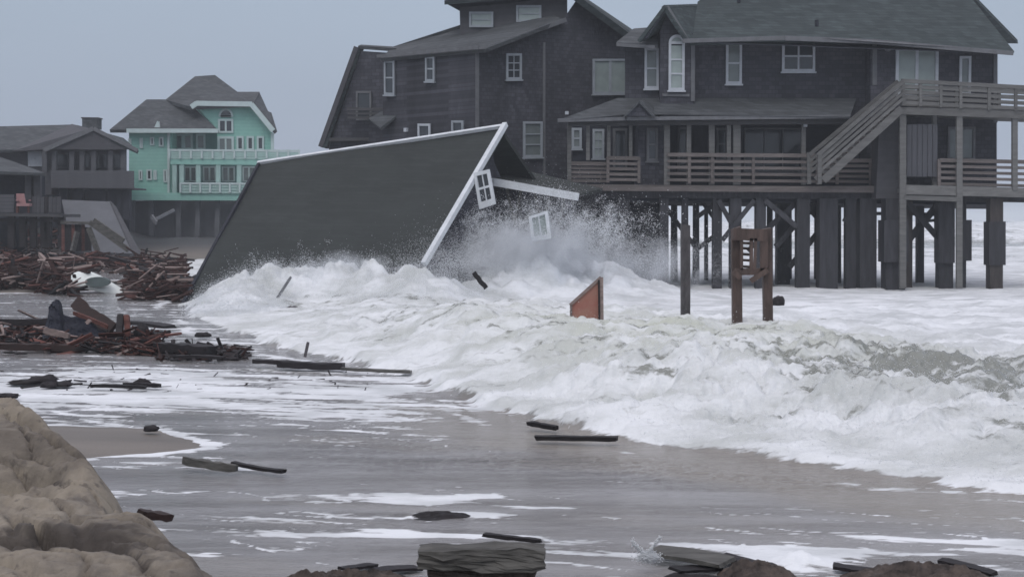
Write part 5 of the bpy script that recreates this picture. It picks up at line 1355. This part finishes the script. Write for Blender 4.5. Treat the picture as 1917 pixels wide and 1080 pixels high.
# crumbled fragments filling the heaps
fr_mb_pts = []
rg = np.random.default_rng(5)
def fragments(name, n, areaf, size, mt, seed, hz):
    r_ = random.Random(seed); mb = MB()
    for i in range(n):
        px, py = areaf(r_)
        while 150 < px < 245 and 512 < py < 560: px, py = areaf(r_)
        D = gd(px, py, 0); x = (px - CX) / FPX * D
        z = max(0, float(ground_z(np.array([x]), np.array([D]))[0])) + abs(r_.gauss(0, hz))
        d = Vector((r_.gauss(0, 1), r_.gauss(0, .6), r_.gauss(0, .25))).normalized() * size * r_.uniform(.3, 1.2)
        c = Vector((x, D, z)); w = size * r_.uniform(.08, .3)
        mb.bar(c - d, c + d, w, w * .6, up=(r_.gauss(0, .4), r_.gauss(0, .4), 1))
    o = build(name, mb, M[mt], kind='stuff'); return o
fragments('wood_debris', 2200, heap_far, .42, 'debris_red', 31, .32)
fragments('wood_debris', 420, heap_far, .4, 'debris_pale', 32, .36)
fragments('wood_debris', 260, heap_far, .7, 'debris_dark', 33, .25)
fragments('wood_debris', 700, heap_near, .20, 'debris_red', 34, .10)
fragments('wood_debris', 500, heap_near, .22, 'debris_dark', 35, .10)
fragments('wood_debris', 90, heap_near, .18, 'debris_pale', 36, .12)
trail = lambda r_: (r_.uniform(290, 460), r_.uniform(648, 676))
fragments('wood_debris', 130, trail, .24, 'debris_dark', 37, .02)
fragments('wood_debris', 50, trail, .20, 'debris_red', 38, .02)
bits = lambda r_: (r_.uniform(0, 700), r_.uniform(690, 735))
fragments('wood_debris', 60, bits, .09, 'debris_dark', 39, .0)
for i, (px, py, w, h) in enumerate([(45, 716, .26, .05), (78, 714, .22, .09), (92, 722, .12, .06), (15, 742, .16, .05), (112, 720, .2, .05), (268, 718, .12, .08), (40, 662, .12, .03), (18, 660, .12, .03)]):
    lump('wood_scrap', px, py, gd(px, py), w, w * .6, h, 'debris_dark', ("black tangled scrap awash in the foam band, by the left edge" if px < 60 and py > 700 else "black flat scrap awash in the foam band left of the long thin plank" if 60 < px < 200 else "black scrap lodged on the long thin plank in the foam band" if px > 200 else "tiny black scrap on the grey sand below the near heap"), 'scrap', 50 + i, .6)
    bpy.context.scene.objects[-1]
for o_ in [o for o in COL.objects if o.name.startswith('wood_scrap')]: o_['group'] = "tangled scraps awash"
plank('plank', (170, 722, gd(170, 724)), (272, 725, gd(272, 727)), .10, .05, 'debris_dark', "long thin black plank in the foam band above the sand patch")
plank('plank', (232, 719, gd(232, 721)), (300, 722, gd(300, 724)), .08, .06, 'debris_dark', "short black plank just behind the long one in the foam band")

# ================================================================== wreckage at the very front
blk = thing("timber_block", "chunky broken block of crusted timber at the bottom centre of the wash", "timber block", P(900, 1050, 9.4))
def rough_block(name, px0, py0, px1, py1, D, dep_, mt, parent, seed, top=None):
    nx, nz, ny = 22, 7, 6
    A = P(px0, py1, D); B = P(px1, py1, D); H = (P(px0, py0, D) - A).z
    r_ = np.random.default_rng(seed)
    bm = bmesh.new(); bmesh.ops.create_cube(bm, size=1)
    bmesh.ops.subdivide_edges(bm, edges=bm.edges, cuts=9, use_grid_fill=True)
    co = np.array([v.co[:] for v in bm.verts])
    L_ = (B - A).length
    X = co[:, 0] * L_; Yv = co[:, 1] * dep_; Zv = (co[:, 2] + .5) * H
    n1 = fbm(X * 6 + seed, Zv * 9 + Yv * 5, seed, 4); n2 = fbm(X * 14, Zv * 40 + Yv * 20, seed + 3, 3)
    for i, v in enumerate(bm.verts):
        end = abs(co[i, 0]) * 2
        v.co = Vector((X[i] + .05 * n1[i] * (end > .9), Yv[i] + .05 * n1[i] + .02 * n2[i], Zv[i] + .035 * n1[i] + .015 * n2[i] - .04 * max(0, end - .85) * 4 * (co[i, 2])))
    me = bpy.data.meshes.new(name); bm.to_mesh(me); bm.free()
    o = link(name, me, parent, mat=M[mt])
    o.location = (A + B) / 2 - org(parent)
    return o
rough_block('top_slab', 784, 1022, 1020, 1062, 9.5, .22, 'driftwood', blk, 3)
rough_block('underside', 800, 1060, 1005, 1100, 9.52, .18, 'rock', blk, 4)
def ridge_lump(name, px0, px1, py_top, py_base, D, dy, mt, label, cat, seed, amp=.5, bx=5.0):
    """low rough heap, a height field of its own"""
    A, B = P(px0, py_base, D), P(px1, py_base, D)
    nx, ny = 110, 34
    u, w = np.meshgrid(np.linspace(0, 1, nx), np.linspace(-1, 1, ny), indexing='xy')
    X = A.x + (B.x - A.x) * u; Yv = D + dy * w
    H = (P(px0, py_top, D) - A).z
    env = np.clip(1 - np.abs(2 * u - 1) ** 3.0, 0, 1) * np.clip(1 - w ** 2, 0, 1) ** .6
    z = H * env * (.50 * (1 - amp) + amp * 1.3 * billow(X * bx * .6, Yv * bx * 3 + X * 1.5, seed, 5, .62) + .4 * fbm(X * 2.2, Yv * 7, seed + 9, 4))
    Zv = A.z - .03 + z + .02 * env
    me = fast_mesh(name, np.stack([X.ravel(), Yv.ravel(), Zv.ravel()], 1) - np.array([(A.x + B.x) / 2, D, A.z]), grid_faces(ny, nx))
    o = link(name, me, mat=M[mt]); o.location = ((A.x + B.x) / 2, D, A.z)
    return tag(o, label, cat)
ridge_lump('low_lump', 490, 800, 1038, 1105, 9.3, .35, 'rock', "low brown crusted wreckage lump left of the timber block", 'wreckage', 61)
ridge_lump('low_lump', 1340, 1500, 1022, 1080, gd(1400, 1082, 0), .20, 'rock', "dark jagged wreckage lump left of the white foam pillow", 'wreckage', 62)
ridge_lump('low_lump', 1560, 1890, 1030, 1092, gd(1700, 1090, 0), .28, 'rock', "long rough dark wreckage lump at the bottom right corner", 'wreckage', 63)
ridge_lump('low_lump', 1225, 1370, 1064, 1086, gd(1300, 1086, 0), .16, 'debris_dark', "flat black wreckage sliver below the small splash", 'wreckage', 64)
ridge_lump('low_lump', 752, 900, 946, 968, gd(820, 966, 0), .20, 'debris_dark', "low dark lump surrounded by bright foam in the middle wash", 'wreckage', 65, .4)  # flat dark sliver filling the dark part of the foam patch
plank('plank', (1222, 1030, gd(1222, 1036)), (1362, 1052, gd(1362, 1056)), .3, .03, 'driftwood', "smooth grey tilted board between the small splash and the dark lump", 'board')
plank('plank', (905, 1000, gd(905, 1004)), (1012, 1012, gd(1012, 1014)), .06, .03, 'debris_dark', "thin dark stick awash right of the foam ringed lump", 'stick')
plank('board', (262, 960, 8.0), (318, 967, 8.1), .12, .045, 'debris_brown', "red brown board end lodged against the sand dune", 'board')
for (x0, y0, x1, y1, w, h, lab) in [
         
        (640, 1064, 700, 1056, .07, .03, "dark splintered piece on the middle of the low brown lump"), (700, 1068, 782, 1062, .10, .03, "flat dark slat against the left end of the timber block"),
         (1262, 1066, 1345, 1062, .12, .03, "flat black slat below the smooth grey board"),
        (1352, 1040, 1450, 1062, .10, .05, "dark slanting board lying over the jagged lump by the white foam"), (1560, 1058, 1640, 1070, .10, .04, "black slat at the left end of the long right lump"),
         (1760, 1048, 1862, 1074, .09, .04, "dark sloping slat at the right end of the long right lump")]:
    plank('slat', (x0, y0, gd(x0, y0, .05)), (x1, y1, gd(x1, y1, .02)), w * 1.3, h * .7, 'debris_dark', lab, 'slat')
# small leap of spray at the front
p1, r1 = cloud(1213, 1044, 9.9, .035, .02, .014, 1800, .003, .006, .3)
p2 = np.array([P(1213 + (t - .3) * 34, 1046 - 42 * t ** 1.0, 9.9)[:] for t in np.linspace(0, 1, 260)]) + rng.normal(size=(260, 3)) * .006
p3 = np.array([P(1213 - t * 30, 1046 - 34 * t, 9.9)[:] for t in np.linspace(0, 1, 260)]) + rng.normal(size=(260, 3)) * .008
p4, r4 = cloud(1497, 1050, 9.7, .085, .05, .02, 1500, .002, .005, .2, .0)
drops("spray", np.concatenate([p1, p2, p3]), np.concatenate([r1, np.full(520, .005)]), ms)

# ------------------------------------------------------------------ salt haze over everything
bm = bmesh.new(); bmesh.ops.create_cube(bm, size=1)
me = bpy.data.meshes.new("haze"); bm.to_mesh(me); bm.free()
mh = bpy.data.materials.new("salt_haze"); mh.use_nodes = True
N, L = mh.node_tree.nodes, mh.node_tree.links
N.clear(); o_ = N.new("ShaderNodeOutputMaterial"); v = N.new("ShaderNodeVolumePrincipled")
v.inputs["Color"].default_value = (.90, .95, 1, 1); v.inputs["Density"].default_value = .0008
L.new(v.outputs[0], o_.inputs["Volume"])
hz = link("haze", me, kind='stuff', mat=mh)
hz.scale = (13000, 16000, 20.5); hz.location = (0, 0, 6.5)
